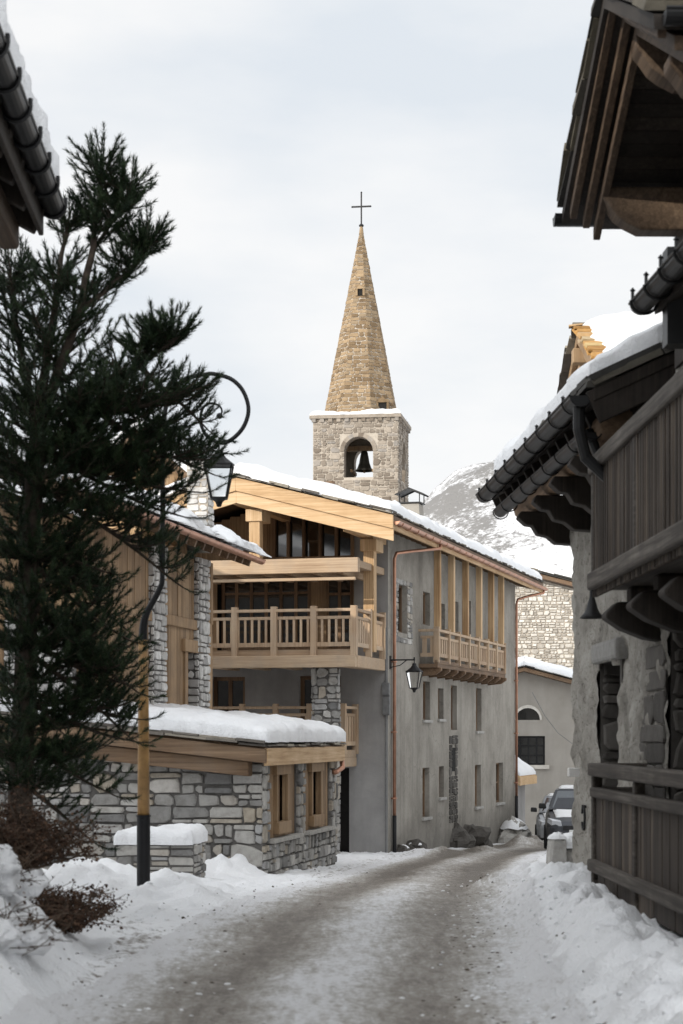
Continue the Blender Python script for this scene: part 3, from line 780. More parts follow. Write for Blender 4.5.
# lantern on the chalet corner
yl, zl = C.onx(390, 660, 0)
def lantern(mb_f, mb_g, o, s=1.0):
    """Four-sided street lantern hung from point o: iron cage into mb_f, glass into mb_g."""
    x, y, z = o; f = lambda a, b, h: (x + a * s, y + b * s, z + h * s)
    mb_f.lathe([(.012 * s, 0), (.012 * s, -.08 * s), (.05 * s, -.1 * s), (.06 * s, -.15 * s), (.1 * s, -.2 * s), (.2 * s, -.28 * s), (.215 * s, -.3 * s), (.0, -.3 * s)], o, 4 if s == 0 else 12)
    T, B = .18, .1; zt, zb = -.3, -.74
    for i, j in ((-1, -1), (1, -1), (1, 1), (-1, 1)):
        mb_f.tube([f(i * T, j * T, zt), f(i * B, j * B, zb)], .014 * s, 6)
    for q, h in ((T, zt), (B, zb)):
        pts = [f(i * q, j * q, h) for i, j in ((-1, -1), (1, -1), (1, 1), (-1, 1), (-1, -1))]
        for a, b in zip(pts, pts[1:]): mb_f.tube([a, b], .014 * s, 6)
    mb_f.lathe([(B * 1.2 * s, zb * s), (.05 * s, (zb - .05) * s), (.03 * s, (zb - .11) * s), (.0, (zb - .12) * s)], o, 10)
    T2, B2 = T * .94, B * .94
    for (i, j), (k, l) in zip(((-1, -1), (1, -1), (1, 1), (-1, 1)), ((1, -1), (1, 1), (-1, 1), (-1, -1))):
        mb_g.face([f(i * B2, j * B2, zb), f(k * B2, l * B2, zb), f(k * T2, l * T2, zt), f(i * T2, j * T2, zt)])
wp = C.e.matrix_basis
def cw_(p): return Vector((C.o.x + p[0] * C.c - p[1] * C.s, C.o.y + p[0] * C.s + p[1] * C.c, C.o.z + p[2]))
le = bpy.data.objects.new('wall_lantern', None); COL.objects.link(le); le.location = cw_((0, yl, zl)); le.rotation_euler = (0, 0, R(-15.07))
tag(le, 'black iron lantern on a bracket at the corner of the grey chalet', 'lantern')
f, gl = MB(), MB()
f.tube([(.0, 0, 0), (.62, 0, 0)], .018, 8); f.tube([(.0, 0, -.18), (.25, 0, -.13), (.42, 0, 0)], .012, 6); f.box(.0, .02, -.06, .06, -.22, .1)
f.tube([(.6, 0, .06), (.6, 0, -.02)], .02, 8)
f.build('bracket', 'iron', le, smooth=False)
f = MB(); lantern(f, gl, (.6, 0, 0), .92); fo = f.build('lantern_frame', 'iron', le); gl.build('glass', 'lamp_glass', fo)

# ================================================================ STONE OUTBUILDING (front, left)
G = Frame('stone_outbuilding', -1.27, 32, g(32) - .05, R(-10.7), 'low rubble stone outbuilding with timber windows under a thick snow cap', 'outbuilding')
e = G.e
_, ze = G.onx(265, 762, 0); ze0 = ze                     # underside of roof at the lane side
LG = 6.2; WG = 4.8; TG = .11
gh = [hole(G, 'x', 267.5, 296, 762, 834), hole(G, 'x', 303, 328.5, 762, 824)]
gh = [(a, b, gh[0][2] + .02, ze) for a, b, c, d in gh]
w = MB()
wall(w, side, 0, LG, -.5, ze + .05, gh, .2, 0)
wall(w, front, -WG, 0, -.5, 99, [], .2, 0, ztop=lambda x: ze - x * TG)
wall(w, lambda x, z, d: (x, LG + d, z), -WG, 0, -.5, 99, [], .2, 0, ztop=lambda x: ze - x * TG)
w.face([(-WG, 0, -.5), (-WG, LG, -.5), (-WG, LG, ze + WG * TG), (-WG, 0, ze + WG * TG)], 0, .5)
zs_ = gh[0][2] - .08
stones(w, side, -.02, LG, -.4, zs_, (), (.16, .34), (.14, .42), .022, .06, 1); stones(w, side, -.02, LG, zs_ + .01, ze, gh, (.2, .36), (.14, .4), .022, .06, 1)
stones(w, front, -WG, .02, -.4, lambda x: ze - x * TG - .02, (), (.17, .40), (.16, .62), .022, .06, 1)
w.build('wall', ['mortar', 'stone_grey'], e)
for a, b, c, d in gh:                                  # timber infill with a small square window
    p = MB(); m_ = lerp(a, b, .46); hw = .36; wh = (m_ - hw, m_ + hw, c + .25, c + .25 + .78)
    planks(p, lambda u, z, dd: side(u, z, dd - .06), a, b, c, d, [wh], (.14, .24), .04, 0)
    po = p.build('timber_panel', 'wood_old', e)
    fr = MB()
    F2 = lambda u, z, dd: side(u, z, dd - .01)
    mbox(fr, F2, wh[0] - .2, wh[1] + .2, wh[3], wh[3] + .2, -.03, .07, 0, .7); mbox(fr, F2, wh[0] - .12, wh[1] + .12, wh[2] - .2, wh[2], -.03, .09, 0, .75)
    mbox(fr, F2, wh[0] - .1, wh[0], wh[2], wh[3], -.05, .05, 0, .5); mbox(fr, F2, wh[1], wh[1] + .1, wh[2], wh[3], -.05, .05, 0, .5)
    fr.build('window_surround', 'wood_old', e, bevel=.012); window(e, side, wh, .17, 1, 1, .06)
    s_ = MB(); mbox(s_, side, a - .05, b + .05, c - .07, c - .003, -.06, .14, 0, .5); s_.build('sill', 'stone_grey', e, bevel=.01)
# roof
OX, OF = .13, .35
rz = lambda x: ze + .26 - x * TG
rf = MB(); slab(rf, (-WG, -OF, rz(-WG)), (OX, -OF, rz(OX)), (OX, LG + .05, rz(OX)), (-WG, LG + .05, rz(-WG)), .12, 0, .3)
ro = rf.build('roof', 'wood_beam', e)
b = MB(); b.box(OX - .02, OX + .05, -OF - .02, LG + .05, rz(OX) - .30, rz(OX) - .02, 0, .6)
b.build('eave_board', 'wood_new_y', ro, bevel=.012)
b = MB()
b.prism([(-WG, -OF - .08, rz(-WG) - .03), (OX + .03, -OF - .08, rz(OX) - .03), (OX + .03, -OF - .08, rz(OX) - .26), (-WG, -OF - .08, rz(-WG) - .26)], (0, .08, 0), 0, .55)
b.prism([(-WG, -OF + .03, rz(-WG) - .28), (-.15, -OF + .03, rz(-.15) - .26), (-.15, -OF + .03, rz(-.15) - .5), (-WG, -OF + .03, rz(-WG) - .53)], (0, .3, 0), 0, .35)
b.box(-.62, -.35, -.28, -.02, ze - .05, ze + .02, 0, .3)
b.build('barge_board', 'wood_brown_x', ro, bevel=.02)
s_ = MB(); slates(s_, (OX + .02, -OF - .08, rz(OX) + .0), (-WG, -OF - .08, rz(-WG) + .0), (0, -1, 0), (.4, .8), .035, .5, 0, .06, 2); slates(s_, (OX, -OF, rz(OX)), (OX, LG + .2, rz(OX)), (1, 0, 0), (.4, .7), .03, .4, 0, .07, 1)
s_.build('slates', 'slate', ro)
b = MB(); b.tube([(OX + .02, LG - .1, rz(OX) - .3), (OX + .04, LG - .15, rz(OX) - .42), (OX - .05, LG - .3, rz(OX) - .5), (.07, LG - .5, rz(OX) - .5)], .05, 8); b.build('spout', 'copper', ro, smooth=True)
snow_slab(ro, bil((-WG, -OF - .05, rz(-WG) + .07), (OX + .06, -OF - .05, rz(OX) + .07), (OX + .06, LG + .08, rz(OX) + .07), (-WG, LG + .08, rz(-WG) + .07)), (0, 0, 1), .31, 90, 110, .4, .4, 5.5, .62, (0, 1, 1, 1), .25, LU=5, LV=6.7, ragged=.10)

# ================================================================ TIMBER HOUSE (behind the outbuilding)
W = Frame('timber_house', -2.74, 42, -1.0, R(-10.7), 'tan plank clad house with pale stone pillars and snow on its eave', 'house')
e = W.e
yE, zE = W.onx(258, 566, .95); RE = yE; TW = .36
LW = 9.0
dh = hole(W, 'x', 183.5, 193, 652, 706)
ztw = zE + .95 * TW - .3
w = MB(); wall(w, side, -LW, 0, -.5, ztw, [dh], .2, 0)
wall(w, lambda x, z, d: (x, -LW - d, z), -11, 0, -.5, 99, [], .2, 0, ztop=lambda x: ztw + min(-x, 11 + x) * TW, brk=(-5.5,))
wall(w, lambda x, z, d: (x, d, z), -11, 0, -.5, 99, [], .2, 0, ztop=lambda x: ztw + min(-x, 11 + x) * TW, brk=(-5.5,))
w.face([(-11, -LW, -.5), (-11, 0, -.5), (-11, 0, ztw), (-11, -LW, ztw)], 0, .5)
_, zB = W.onx(180, 623, 0)
planks(w, side, -LW, -.02, 0, zB - .1, [dh], (.15, .3), .05, 1); planks(w, side, -LW, -.02, zB + .1, ztw, [], (.15, .3), .05, 1)
planks(w, lambda x, z, d: (x, -LW - d, z), -11, 0, 1.3, 99, [(-4.6, -3.2, 2.9, 4.1), (-7.8, -6.4, 2.9, 4.1), (-6.4, -4.6, 5.4, 6.4)], (.15, .3), .05, 1, ztop=lambda x: ztw + min(-x, 11 + x) * TW)
w.build('wall', ['mortar', 'wood_old'], e)
b = MB(); mbox(b, side, -LW, -.4, zB - .1, zB + .1, 0, .12, 0, .6); b.build('cross_beam', 'wood_old', e, bevel=.015)
b = MB(); mbox(b, side, dh[0] - .35, dh[1] + .35, dh[3], dh[3] + .25, 0, .14, 0, .8); mbox(b, side, dh[0] - .22, dh[0], dh[2], dh[3], 0, .1, 0, .5); mbox(b, side, dh[1], dh[1] + .3, dh[2], dh[3], 0, .1, 0, .6)
do = b.build('door', 'wood_old', e, bevel=.012); b = MB(); planks(b, lambda u, z, d: side(u, z, d - .15), dh[0], dh[1], dh[2], dh[3], (), (.1, .16), .03, 0); b.build('door_leaf', 'wood_beam', do)
for x0 in (-4.6, -7.8): window(e, lambda x, z, d: (x, -LW - d, z), (x0, x0 + 1.4, 2.9, 4.1), .05, 2, 2, .08)
window(e, lambda x, z, d: (x, -LW - d, z), (-6.4, -4.6, 5.4, 6.4), .05, 2, 1, .08)
for pa, pb in ((157, 168.5), (201.5, 211.5)):
    ya, _ = W.onx(pa, 650, .2); yb, _ = W.onx(pb, 650, .2); p = MB()
    yb = min(yb, .02)
    p.box(-.1, .14, ya, yb, -.5, ztw, 0, .5)
    stones(p, lambda u, z, d: (.14 + d, u, z), ya, yb, -.3, ztw, (), (.16, .32), (.2, .45), .025, .05, 1)
    stones(p, lambda u, z, d: (u, ya - d, z), -.1, .16, -.3, ztw, (), (.16, .32), (.14, .3), .025, .05, 1)
    p.build('stone_pillar', ['mortar', 'stone_white'], e)
p = MB(); p.box(-1.2, .02, -LW - .12, -LW, -.5, 4.6, 0, .5); stones(p, lambda u, z, d: (u, -LW - .12 - d, z), -1.2, .02, -.3, 4.6, (), (.18, .34), (.2, .5), .025, .05, 1); p.build('stone_pillar', ['mortar', 'stone_white'], e)
rz = lambda x: zE + .16 + (.95 - x) * TW
XRW = -5.5
rf = MB()
slab(rf, (XRW, -LW - 1.0, rz(XRW)), (.95, -LW - 1.0, rz(.95)), (.95, RE, rz(.95)), (XRW, RE, rz(XRW)), .1, 0, .35)
slab(rf, (2 * XRW - .95, -LW - 1.0, rz(.95)), (XRW, -LW - 1.0, rz(XRW)), (XRW, RE, rz(XRW)), (2 * XRW - .95, RE, rz(.95)), .1, 0, .35)

y = -LW - .7
while y < RE - .1: rf.beam((XRW, y, rz(XRW) - .17), (.93, y, rz(.93) - .17), .10, .13); y += .62
ro = rf.build('roof', 'wood_beam', e)
b = MB(); halfpipe(b, (1.03, -LW - 1, rz(.95) - .02), (1.03, RE, rz(.95) - .05), .085)
b.box(.3, .97, -LW - 1, RE, rz(.95) + .245 - .24, rz(.95) + .258 - .24)
b.build('gutter', 'copper', ro)
b = MB(); b.box(.1, .16, -LW - 1, RE, rz(.16) + .05, rz(.16) + .16); b.build('snow_guard', 'wood_beam', ro)
snow_slab(ro, bil((XRW, -LW - 1.0, rz(XRW) + .03), (.16, -LW - 1.0, rz(.16) + .03), (.16, RE, rz(.16) + .03), (XRW, RE, rz(XRW) + .03)), (0, 0, 1), .42, 30, 60, .3, .5, 2.5, .72, (0, 1, 1, 1), .16, LU=5.7, LV=11, ragged=.05)
snow_slab(ro, bil((2 * XRW - .95, -LW - 1.0, rz(.95) + .03), (XRW, -LW - 1.0, rz(XRW) + .03), (XRW, RE, rz(XRW) + .03), (2 * XRW - .95, RE, rz(.95) + .03)), (0, 0, 1), .42, 20, 40, .3, .5, 2.9, .7, (1, 0, 1, 1), .16, LU=6.5, LV=11)
snow_slab(ro, bil((.35, -LW - 1.0, rz(.35) + .03), (1.12, -LW - 1.0, rz(1.0) + .05), (1.12, RE, rz(1.0) + .05), (.35, RE, rz(.35) + .03)), (0, 0, 1), .13, 14, 150, .3, .3, 7.5, .2, (1, 1, 1, 1), 1.6, LU=.8, LV=11, ragged=.4)
chx, _ = W.ony(201, 460, -1.0); c = MB(); CT = W.ony(203, 462, -1.0)[1]; c.box(chx - .22, chx + .22, -1.3, -.86, rz(chx) - .3, CT, 0, .5)
stones(c, lambda u, z, d: (u, -1.3 - d, z), chx - .22, chx + .22, rz(chx), CT, (), (.14, .2), (.2, .4), .02, .03, 1); stones(c, lambda u, z, d: (chx + .22 + d, u, z), -1.3, -.86, rz(chx), CT, (), (.14, .2), (.2, .4), .02, .03, 1)
c.build('chimney', ['mortar_light', 'stone_white'], e)

# steep gabled timber house further back, glimpsed through the pine
K = Frame('gabled_timber_house', at(140, 700, 56).x, 56, g(56), R(-6), 'narrow steep gabled plank house with thick roof snow seen above the timber house roof', 'house')
e = K.e; zk = at(140, 432, 56).z - K.o.z; hk, sk_ = 1.9, .86
kz = lambda x: zk - abs(x) * sk_
kf = lambda x, z, d: (x, -d, z)
w = MB(); wall(w, kf, -1.6, 1.6, -.4, 99, [(-.45, .45, zk - 3.2, zk - 2.0)], .2, 0, ztop=lambda x: kz(x) - .15, brk=(0,))
planks(w, kf, -1.6, 1.6, 2.0, 99, [(-.45, .45, zk - 3.2, zk - 2.0)], (.14, .24), .035, 1, ztop=lambda x: kz(x) - .17)
w.box(-1.6, 1.6, .3, 5, -.4, kz(1.6) - .2, 0); w.build('wall', ['render_far', 'wood_old'], e); window(e, kf, (-.45, .45, zk - 3.2, zk - 2.0), .1, 2, 2, .06)
r = MB()
for sg in (1, -1):
    slab(r, (0, -.6, zk), (sg * hk, -.6, kz(hk)), (sg * hk, 5.4, kz(hk)), (0, 5.4, zk), .14, 0, .5)
    r.prism([(0, -.67, zk - .02), (sg * hk, -.67, kz(hk) - .02), (sg * hk, -.67, kz(hk) - .26), (0, -.67, zk - .28)], (0, .065, 0), 0, .6)
ro = r.build('roof', 'wood_beam', e, bevel=.01)
for sg in (1, -1):
    c = ((0, -.58, zk + .01), (sg * hk, -.58, kz(hk) + .01), (sg * hk, 5.4, kz(hk) + .01), (0, 5.4, zk + .01))
    snow_slab(ro, bil(*c) if sg > 0 else bil(c[1], c[0], c[3], c[2]), (0, 0, 1), .4, 26, 50, .3, .4, 3.4 + sg, .6, (sg < 0, sg > 0, 1, 1), .2, LU=2.5, LV=6, ragged=.06)

# ================================================================ CHURCH TOWER
T = Frame('church_tower', 2.83, 100, -3.0, R(-8.5), 'square rubble bell tower with tall tan stone spire and iron cross', 'church tower')
e = T.e; WT = 4.31
_, zc = T.ony(360, 418, 0)                               # top of the belfry walls
ax0, az1 = T.ony(344, 437, 0); ax1, az0 = T.ony(373, 477, 0); ar = (ax1 - ax0) / 2; am = (ax0 + ax1) / 2; asz = az1 - ar
def arch_wall(mb, MP, u0, u1, z0, z1, mid, depth, mat, smat):
    a, b = mid - ar, mid + ar
    wall(mb, MP, u0, u1, z0, z1, [(a, b, az0, az1 + .02)], .001, mat)
    n = 10; arc = [(mid + ar * math.cos(math.pi * k / n), asz + ar * math.sin(math.pi * k / n)) for k in range(n + 1)]
    for (p, q), (r_, s_) in zip(arc, arc[1:]):
        mb.face([MP(p, q, 0), MP(p, az1 + .02, 0), MP(r_, az1 + .02, 0), MP(r_, s_, 0)], mat, .5)
        mb.face([MP(p, q, 0), MP(r_, s_, 0), MP(r_, s_, -depth), MP(p, q, -depth)], smat, .4)
    mb.face([MP(a, az0, 0), MP(a, asz, 0), MP(a, asz, -depth), MP(a, az0, -depth)], smat, .5); mb.face([MP(b, az0, 0), MP(b, asz, 0), MP(b, asz, -depth), MP(b, az0, -depth)], smat, .3)
    mb.face([MP(a, az0, 0), MP(b, az0, 0), MP(b, az0, -depth), MP(a, az0, -depth)], smat, .6)
    for (p, q), (r_, s_) in zip(arc, arc[1:]):           # ring of wedge stones
        f = lambda x, y, k: (mid + (x - mid) * k, asz + (y - asz) * k)
        P4 = [f(p, q, 1.01), f(p, q, 1.28), f(r_, s_, 1.28), f(r_, s_, 1.01)]
        mb.prism([MP(x, z, 0.005) for x, z in P4], Vector(MP(0, 0, .05)) - Vector(MP(0, 0, 0)), smat)
w = MB()
tf = lambda x, z, d: (x, -d, z); tb = lambda x, z, d: (x, WT + d, z); tr = lambda y, z, d: (d, y, z); tl = lambda y, z, d: (-WT - d, y, z)
arch_wall(w, tf, -WT, 0, -1, zc, am, .7, 0, 1); arch_wall(w, tb, -WT, 0, -1, zc, am, .7, 0, 1)
arch_wall(w, tr, 0, WT, -1, zc, WT / 2, .7, 0, 1); arch_wall(w, tl, 0, WT, -1, zc, WT / 2, .7, 0, 1)
ah = lambda m: [(m - ar * 1.3, m + ar * 1.3, asz, asz + ar * 1.27), (m - ar, m + ar, az0, asz)]
for MP, m, a, b in ((tf, am, -WT, 0), (tr, WT / 2, 0, WT)):
    stones(w, MP, a, b, zc - 6.5, zc, ah(m), (.16, .34), (.2, .6), .03, .045, 1)
w.box(-WT + .05, -.05, .05, WT - .05, zc - .12, zc - .05, 1); w.box(-WT + .7, -.7, .7, WT - .7, az0 - .5, az0 - .3, 1)
w.box(-WT - .16, .16, -.16, WT + .16, zc, zc + .17, 1, .5)
x = -WT - .05
while x < .05: w.box(x, x + .2, -.12, -.005, zc - .17, zc - .003, 1); w.box(.005, .12, x + WT, x + WT + .2, zc - .17, zc - .003, 1); x += .42
w.build('belfry', ['mortar_light', 'stone_tower'], e)
# bell
b = MB(); bx, by = am, WT / 2
b.lathe([(0, 1.75), (.1, 1.74), (.17, 1.66), (.22, 1.4), (.27, 1.1), (.36, .85), (.47, .7), (.45, .68), (.3, .9), (0, 1.5)], (bx, by, az0 - .1), 20)
bo = b.build('bell', 'bronze', e, smooth=True)
b = MB(); b.box(bx - 1.6, bx + 1.6, by - .14, by + .14, az0 + 1.62, az0 + 1.86); b.box(bx - .62, bx - .5, by - .8, by + .8, az0 + .45, az0 + .6); b.box(bx + .5, bx + .62, by - .8, by + .8, az0 + .45, az0 + .6); b.tube([(bx, by, az0 + 1.2), (bx, by, az0 + .5)], .05, 8); b.build('headstock', 'wood_old', bo)
# spire
_, ztip = T.ony(360, 228, WT / 2); sz0 = zc + .17
cx_, cy_ = -WT / 2, WT / 2; RS = 3.72 / 2 / math.cos(math.pi / 8)
s_ = MB(); H = ztip - sz0
ang = [math.pi / 8 + k * math.pi / 4 for k in range(8)]
rad = lambda t: RS * (1 - t) + .05 * t + .10 * math.sin(math.pi * t) * 0
for k in range(8):
    a0, a1 = ang[k], ang[(k + 1) % 8]
    d0, d1 = Vector((math.cos(a0), math.sin(a0), 0)), Vector((math.cos(a1), math.sin(a1), 0)); nn = (d0 + d1).normalized()
    def MPs(u, z, d, d0=d0, d1=d1, nn=nn):
        t = (z - sz0) / H; r_ = rad(t); p0, p1 = d0 * r_, d1 * r_; L = (p1 - p0).length
        p = (p0 + p1) / 2 + (p1 - p0).normalized() * u + nn * (d - .03)
        return (cx_ + p.x, cy_ + p.y, z)
    half = lambda z: rad((z - sz0) / H) * math.sin(math.pi / 8)
    s_.face([MPs(-half(sz0), sz0, 0), MPs(half(sz0), sz0, 0), MPs(half(ztip), ztip, 0), MPs(-half(ztip), ztip, 0)], 0, .5)
    stones(s_, MPs, 0, 0, sz0, ztip - .25, (), (.17, .23), (.22, .5), .022, .04, 1, ub=lambda z: (-half(z) - .02, half(z) + .02), split=False)
s_.lathe([(.12, ztip - .3), (.085, ztip), (.05, ztip + .1), (0, ztip + .12)], (cx_, cy_, 0), 8, 1, .6)
sp = s_.build('spire', ['mortar_light', 'stone_spire'], e)
for px, py, ww, hh, hood in ((360, 292, .13, .34, 0), (383.5, 406, .22, .5, 1)):
    d = MB(); xx, zz = T.ony(px, py, cy_ - rad(.1) if hood else cy_ - .8)
    t = (zz - sz0) / H; yy = cy_ - rad(t) * math.cos(math.pi / 8)
    if hood: xx, yy = cx_ + rad(t) * .66, cy_ - rad(t) * .70
    d.box(xx - ww - .1, xx - ww, yy - .12, yy + .4, zz - hh / 2, zz + hh / 2, 1); d.box(xx + ww, xx + ww + .1, yy - .12, yy + .4, zz - hh / 2, zz + hh / 2, 1)
    d.prism([(xx - ww - .14, yy - .14, zz + hh / 2), (xx, yy - .14, zz + hh / 2 + ww * 1.4), (xx + ww + .14, yy - .14, zz + hh / 2)], (0, .6, 0), 1)
    d.box(xx - ww, xx + ww, yy - .05, yy + .3, zz - hh / 2, zz + hh / 2, 0)
    d.build('lucarne', ['void', 'stone_spire'], sp)
snow_slab(e, bil((-WT - .14, -.14, sz0 + .002), (.14, -.14, sz0 + .002), (.14, WT + .14, sz0 + .002), (-WT - .14, WT + .14, sz0 + .002)), (0, 0, 1), .22, 50, 50, .35, .35, 8.8, .3, (1, 1, 1, 1), .5, LU=4.6, LV=4.6, name='snow', ragged=.1)
c = MB(); zt = ztip + .1
c.box(cx_ - .035, cx_ + .035, cy_ - .035, cy_ + .035, zt, zt + 1.72); c.box(cx_ - .48, cx_ + .48, cy_ - .03, cy_ + .03, zt + .95, zt + 1.03)
c.lathe([(.12, 0), (.13, .06), (.06, .12)], (cx_, cy_, zt - .02), 10)
for q in ((-.48, .99), (.48, .99), (0, 1.72)): c.lathe([(0, -.06), (.055, 0), (0, .06)], (cx_ + q[0], cy_, zt + q[1]), 8)
c.build('cross', 'zinc_dark', e)

# ================================================================ FAR HOUSES
H1 = Frame('rubble_house', 7.1, 82, -2.6, R(-4), 'tall sunlit rubble stone house behind the grey gabled house', 'house')
e = H1.e; w = MB(); xa, zp = H1.ony(528, 577, 0); th = .26
fr = lambda x, z, d: (x, -d, z)
wall(w, fr, -4, 10, -.5, 99, [], .2, 0, ztop=lambda x: zp - abs(x - xa) * th, brk=(xa,))
w.box(-4, 10, .05, 9, -.5, zp - 10 * th, 0)
stones(w, fr, xa - .8, 6, 4.0, lambda x: zp - abs(x - xa) * th - .02, (), (.12, .24), (.12, .36), .03, .06, 1)
w.build('wall', ['mortar_light', 'stone_cream'], e)
r = MB()
for sg in (1, -1):
    slab(r, (xa, -.6, zp + .2), (xa + sg * 9, -.6, zp + .2 - 9 * th), (xa + sg * 9, 9, zp + .2 - 9 * th), (xa, 9, zp + .2), .16, 0, .5)
    slates(r, (xa + sg * 9, -.62, zp + .22 - 9 * th), (xa, -.62, zp + .22), (0, -1, 0), (.4, .8), .05, .4, 1, .1)
ro = r.build('roof', ['wood_beam', 'slate_dark'], e)
snow_slab(ro, bil((xa, -.4, zp + .32), (xa + 9, -.4, zp + .32 - 9 * th), (xa + 9, 9, zp + .32 - 9 * th), (xa, 9, zp + .32)), (0, 0, 1), .3, 30, 20, .3, .6, 1.2, .4, (0, 1, 1, 1), .3, LU=9, LV=9)

H2 = Frame('grey_gabled_house', 7.2, 73, -2.1, R(-4), 'plain beige rendered house with an arched window above a barred window', 'house')
e = H2.e; xa, zp = H2.ony(524, 672, 0); th = .27
bw = hole(H2, 'y', 512, 545, 736, 765); a0 = hole(H2, 'y', 515.5, 540, 708, 720)
w = MB(); wall(w, fr, -3, 8, -.5, 99, [bw, a0], .3, 0, ztop=lambda x: zp - abs(x - xa) * th, brk=(xa,))
w.box(-3, 8, .4, 7, -.5, zp - 8 * th, 0); 
m = (a0[0] + a0[1]) / 2; aw = (a0[1] - a0[0]) / 2; ah_ = a0[3] - a0[2]; n = 12
arc = [(m + aw * math.cos(math.pi * k / n), a0[2] + ah_ * math.sin(math.pi * k / n)) for k in range(n + 1)]
for (p, q), (r_, s2) in zip(arc, arc[1:]): w.face([fr(p, q, 0), fr(p, a0[3], 0), fr(r_, a0[3], 0), fr(r_, s2, 0)], 0, .5)
w.build('wall', 'render_far', e)
f = MB()
for k in range(n):
    (p, q), (r_, s2) = arc[k], arc[k + 1]; z0 = a0[2]
    ex = lambda x, z, kk: (m + (x - m) * kk, z0 + (z - z0) * (1 + (kk - 1) * 1.6))
    f.prism([fr(*ex(p, q, 1.0), .004), fr(*ex(p, q, 1.16), .004), fr(*ex(r_, s2, 1.16), .004), fr(*ex(r_, s2, 1.0), .004)], (0, -.03, 0), 0, .8)
f.build('arch_band', 'stone_cream', e)
f = MB(); mbox(f, fr, a0[0], a0[1], a0[2], a0[3], -.28, -.25); f.build('arched_window', 'glass', e)
wo = window(e, fr, bw, .2, 4, 3, .07, 'zinc_dark'); s_ = MB(); mbox(s_, fr, bw[0] - .1, bw[1] + .15, bw[2] - .14, bw[2] - .003, -.02, .12, 0, .6); s_.build('sill', 'stone_cream', wo)
r = MB()
for sg in (1, -1):
    slab(r, (xa, -.5, zp + .16), (xa + sg * 7, -.5, zp + .16 - 7 * th), (xa + sg * 7, 7, zp + .16 - 7 * th), (xa, 7, zp + .16), .14, 0, .5)
    slates(r, (xa + sg * 7, -.52, zp + .18 - 7 * th), (xa, -.52, zp + .18), (0, -1, 0), (.4, .8), .04, .4, 1, .1, 1)
ro = r.build('roof', ['wood_beam', 'slate_dark'], e)
for sg in (1, -1):
    c = ((xa, -.5, zp + .2), (xa + sg * 7, -.5, zp + .2 - 7 * th), (xa + sg * 7, 7, zp + .2 - 7 * th), (xa, 7, zp + .2))
    P = bil(*c) if sg > 0 else bil(c[1], c[0], c[3], c[2])
    snow_slab(ro, P, (0, 0, 1), .36, 36, 26, .4, .5, 4.1 + sg, .45, (sg < 0, sg > 0, 1, 1), .3, LU=7, LV=7.5)
c = MB(); pts = [at(532, 692, 72.6), at(545, 716, 72.6), at(558, 733, 72.6), at(574, 745, 72.6)]
c.tube([H2.loc(p) for p in pts], .012, 5); c.build('cable', 'cable', e)

# small lean-to porch at the far corner of the big chalet
L = Frame('porch', 5.95, 67.0, g(67), R(-15), 'small timber porch with snowy roof at the far end of the chalet', 'porch')
e = L.e; r = MB()
x0, x1 = -1.2, .30; zt = 3.05; zl = 2.15
slab(r, (x0, -1.6, zt), (x1, -1.6, zl), (x1, 1.6, zl), (x0, 1.6, zt), .12, 0, .5)
r.prism([(x0, -1.66, zt - .04), (x1 + .03, -1.66, zl - .04), (x1 + .03, -1.66, zl - .32), (x0, -1.66, zt - .34)], (0, .07, 0), 0, .7)
r.box(x1 - .05, x1 + .04, -1.6, 1.6, zl - .3, zl - .03, 0, .7)
ro = r.build('roof', 'wood_new', e, bevel=.01)
snow_slab(ro, bil((x0, -1.6, zt + .01), (x1, -1.6, zl + .01), (x1, 1.6, zl + .01), (x0, 1.6, zt + .01)), (0, 0, 1), .24, 20, 24, .4, .4, 6.6, .4, (0, 1, 1, 1), .2, LU=2, LV=3.2)
w = MB(); w.box(x0, .0, -1.2, -1.0, -.4, 2.15, 0); w.box(-.2, .0, -1.0, 1.2, -.4, 2.1, 0); w.build('wall', 'concrete', e)
w = MB(); w.box(-.1, .06, -1.38, -1.2, -.3, 2.15, 0); w.box(-.95, -.8, -1.36, -1.2, -.3, 2.3, 0); w.box(-.95, .06, -1.37, -1.22, 1.75, 1.95, 0); w.build('post', 'wood_beam', e, bevel=.01)
w = MB(); w.box(-.75, -.15, -1.24, -1.21, -.3, 1.74, 0); w.build('door', 'zinc_dark', e)

# house with lichen-orange slates, seen over the right roof
O = Frame('slate_roofed_house', 4.0, 33.8, g(33.8), R(0), 'house with snowy roof and orange lichened slate gable edge on the right', 'house')
e = O.e; zr = 8.5 - O.o.z; to = .39; hw = 3.6
gz = lambda y: zr - abs(y) * to
gm = lambda y, z, d: (.75 - d, y, z)
w = MB(); wall(w, gm, -3.0, 3.0, -.5, 99, [], .2, 0, ztop=lambda y: gz(y) - .25, brk=(0,)); w.box(.85, 9, -2.9, 2.9, -.5, gz(3) - .3, 0)
planks(w, gm, -3.0, 3.0, gz(3) - .5, 99, (), (.15, .25), .04, 1, ztop=lambda y: gz(y) - .3)
w.build('wall', ['render_far', 'wood_old'], e)
r = MB(); sl = MB()
for sg in (1, -1):
    slab(r, (0, 0, zr), (0, sg * hw, gz(hw)), (10, sg * hw, gz(hw)), (10, 0, zr), .12, 0, .5)
    for k, (dz, xo) in enumerate(((0, -.02), (-.2, .07))):
        r.prism([(xo, 0, zr - .02 + dz), (xo, sg * hw, gz(hw) - .02 + dz), (xo, sg * hw, gz(hw) - .2 + dz), (xo, 0, zr - .2 + dz)], (.07, 0, 0), 0, .4 + .3 * k)
    if sg > 0: slates(sl, (0, hw, gz(hw) + .02), (0, 0, zr + .02), (-1, 0, 0), (.35, .6), .05, .5, 0, .12, 3)
    else: slates(sl, (0, 0, zr + .02), (0, -hw, gz(hw) + .02), (-1, 0, 0), (.2, .34), .038, .3, 1, .10, 2)
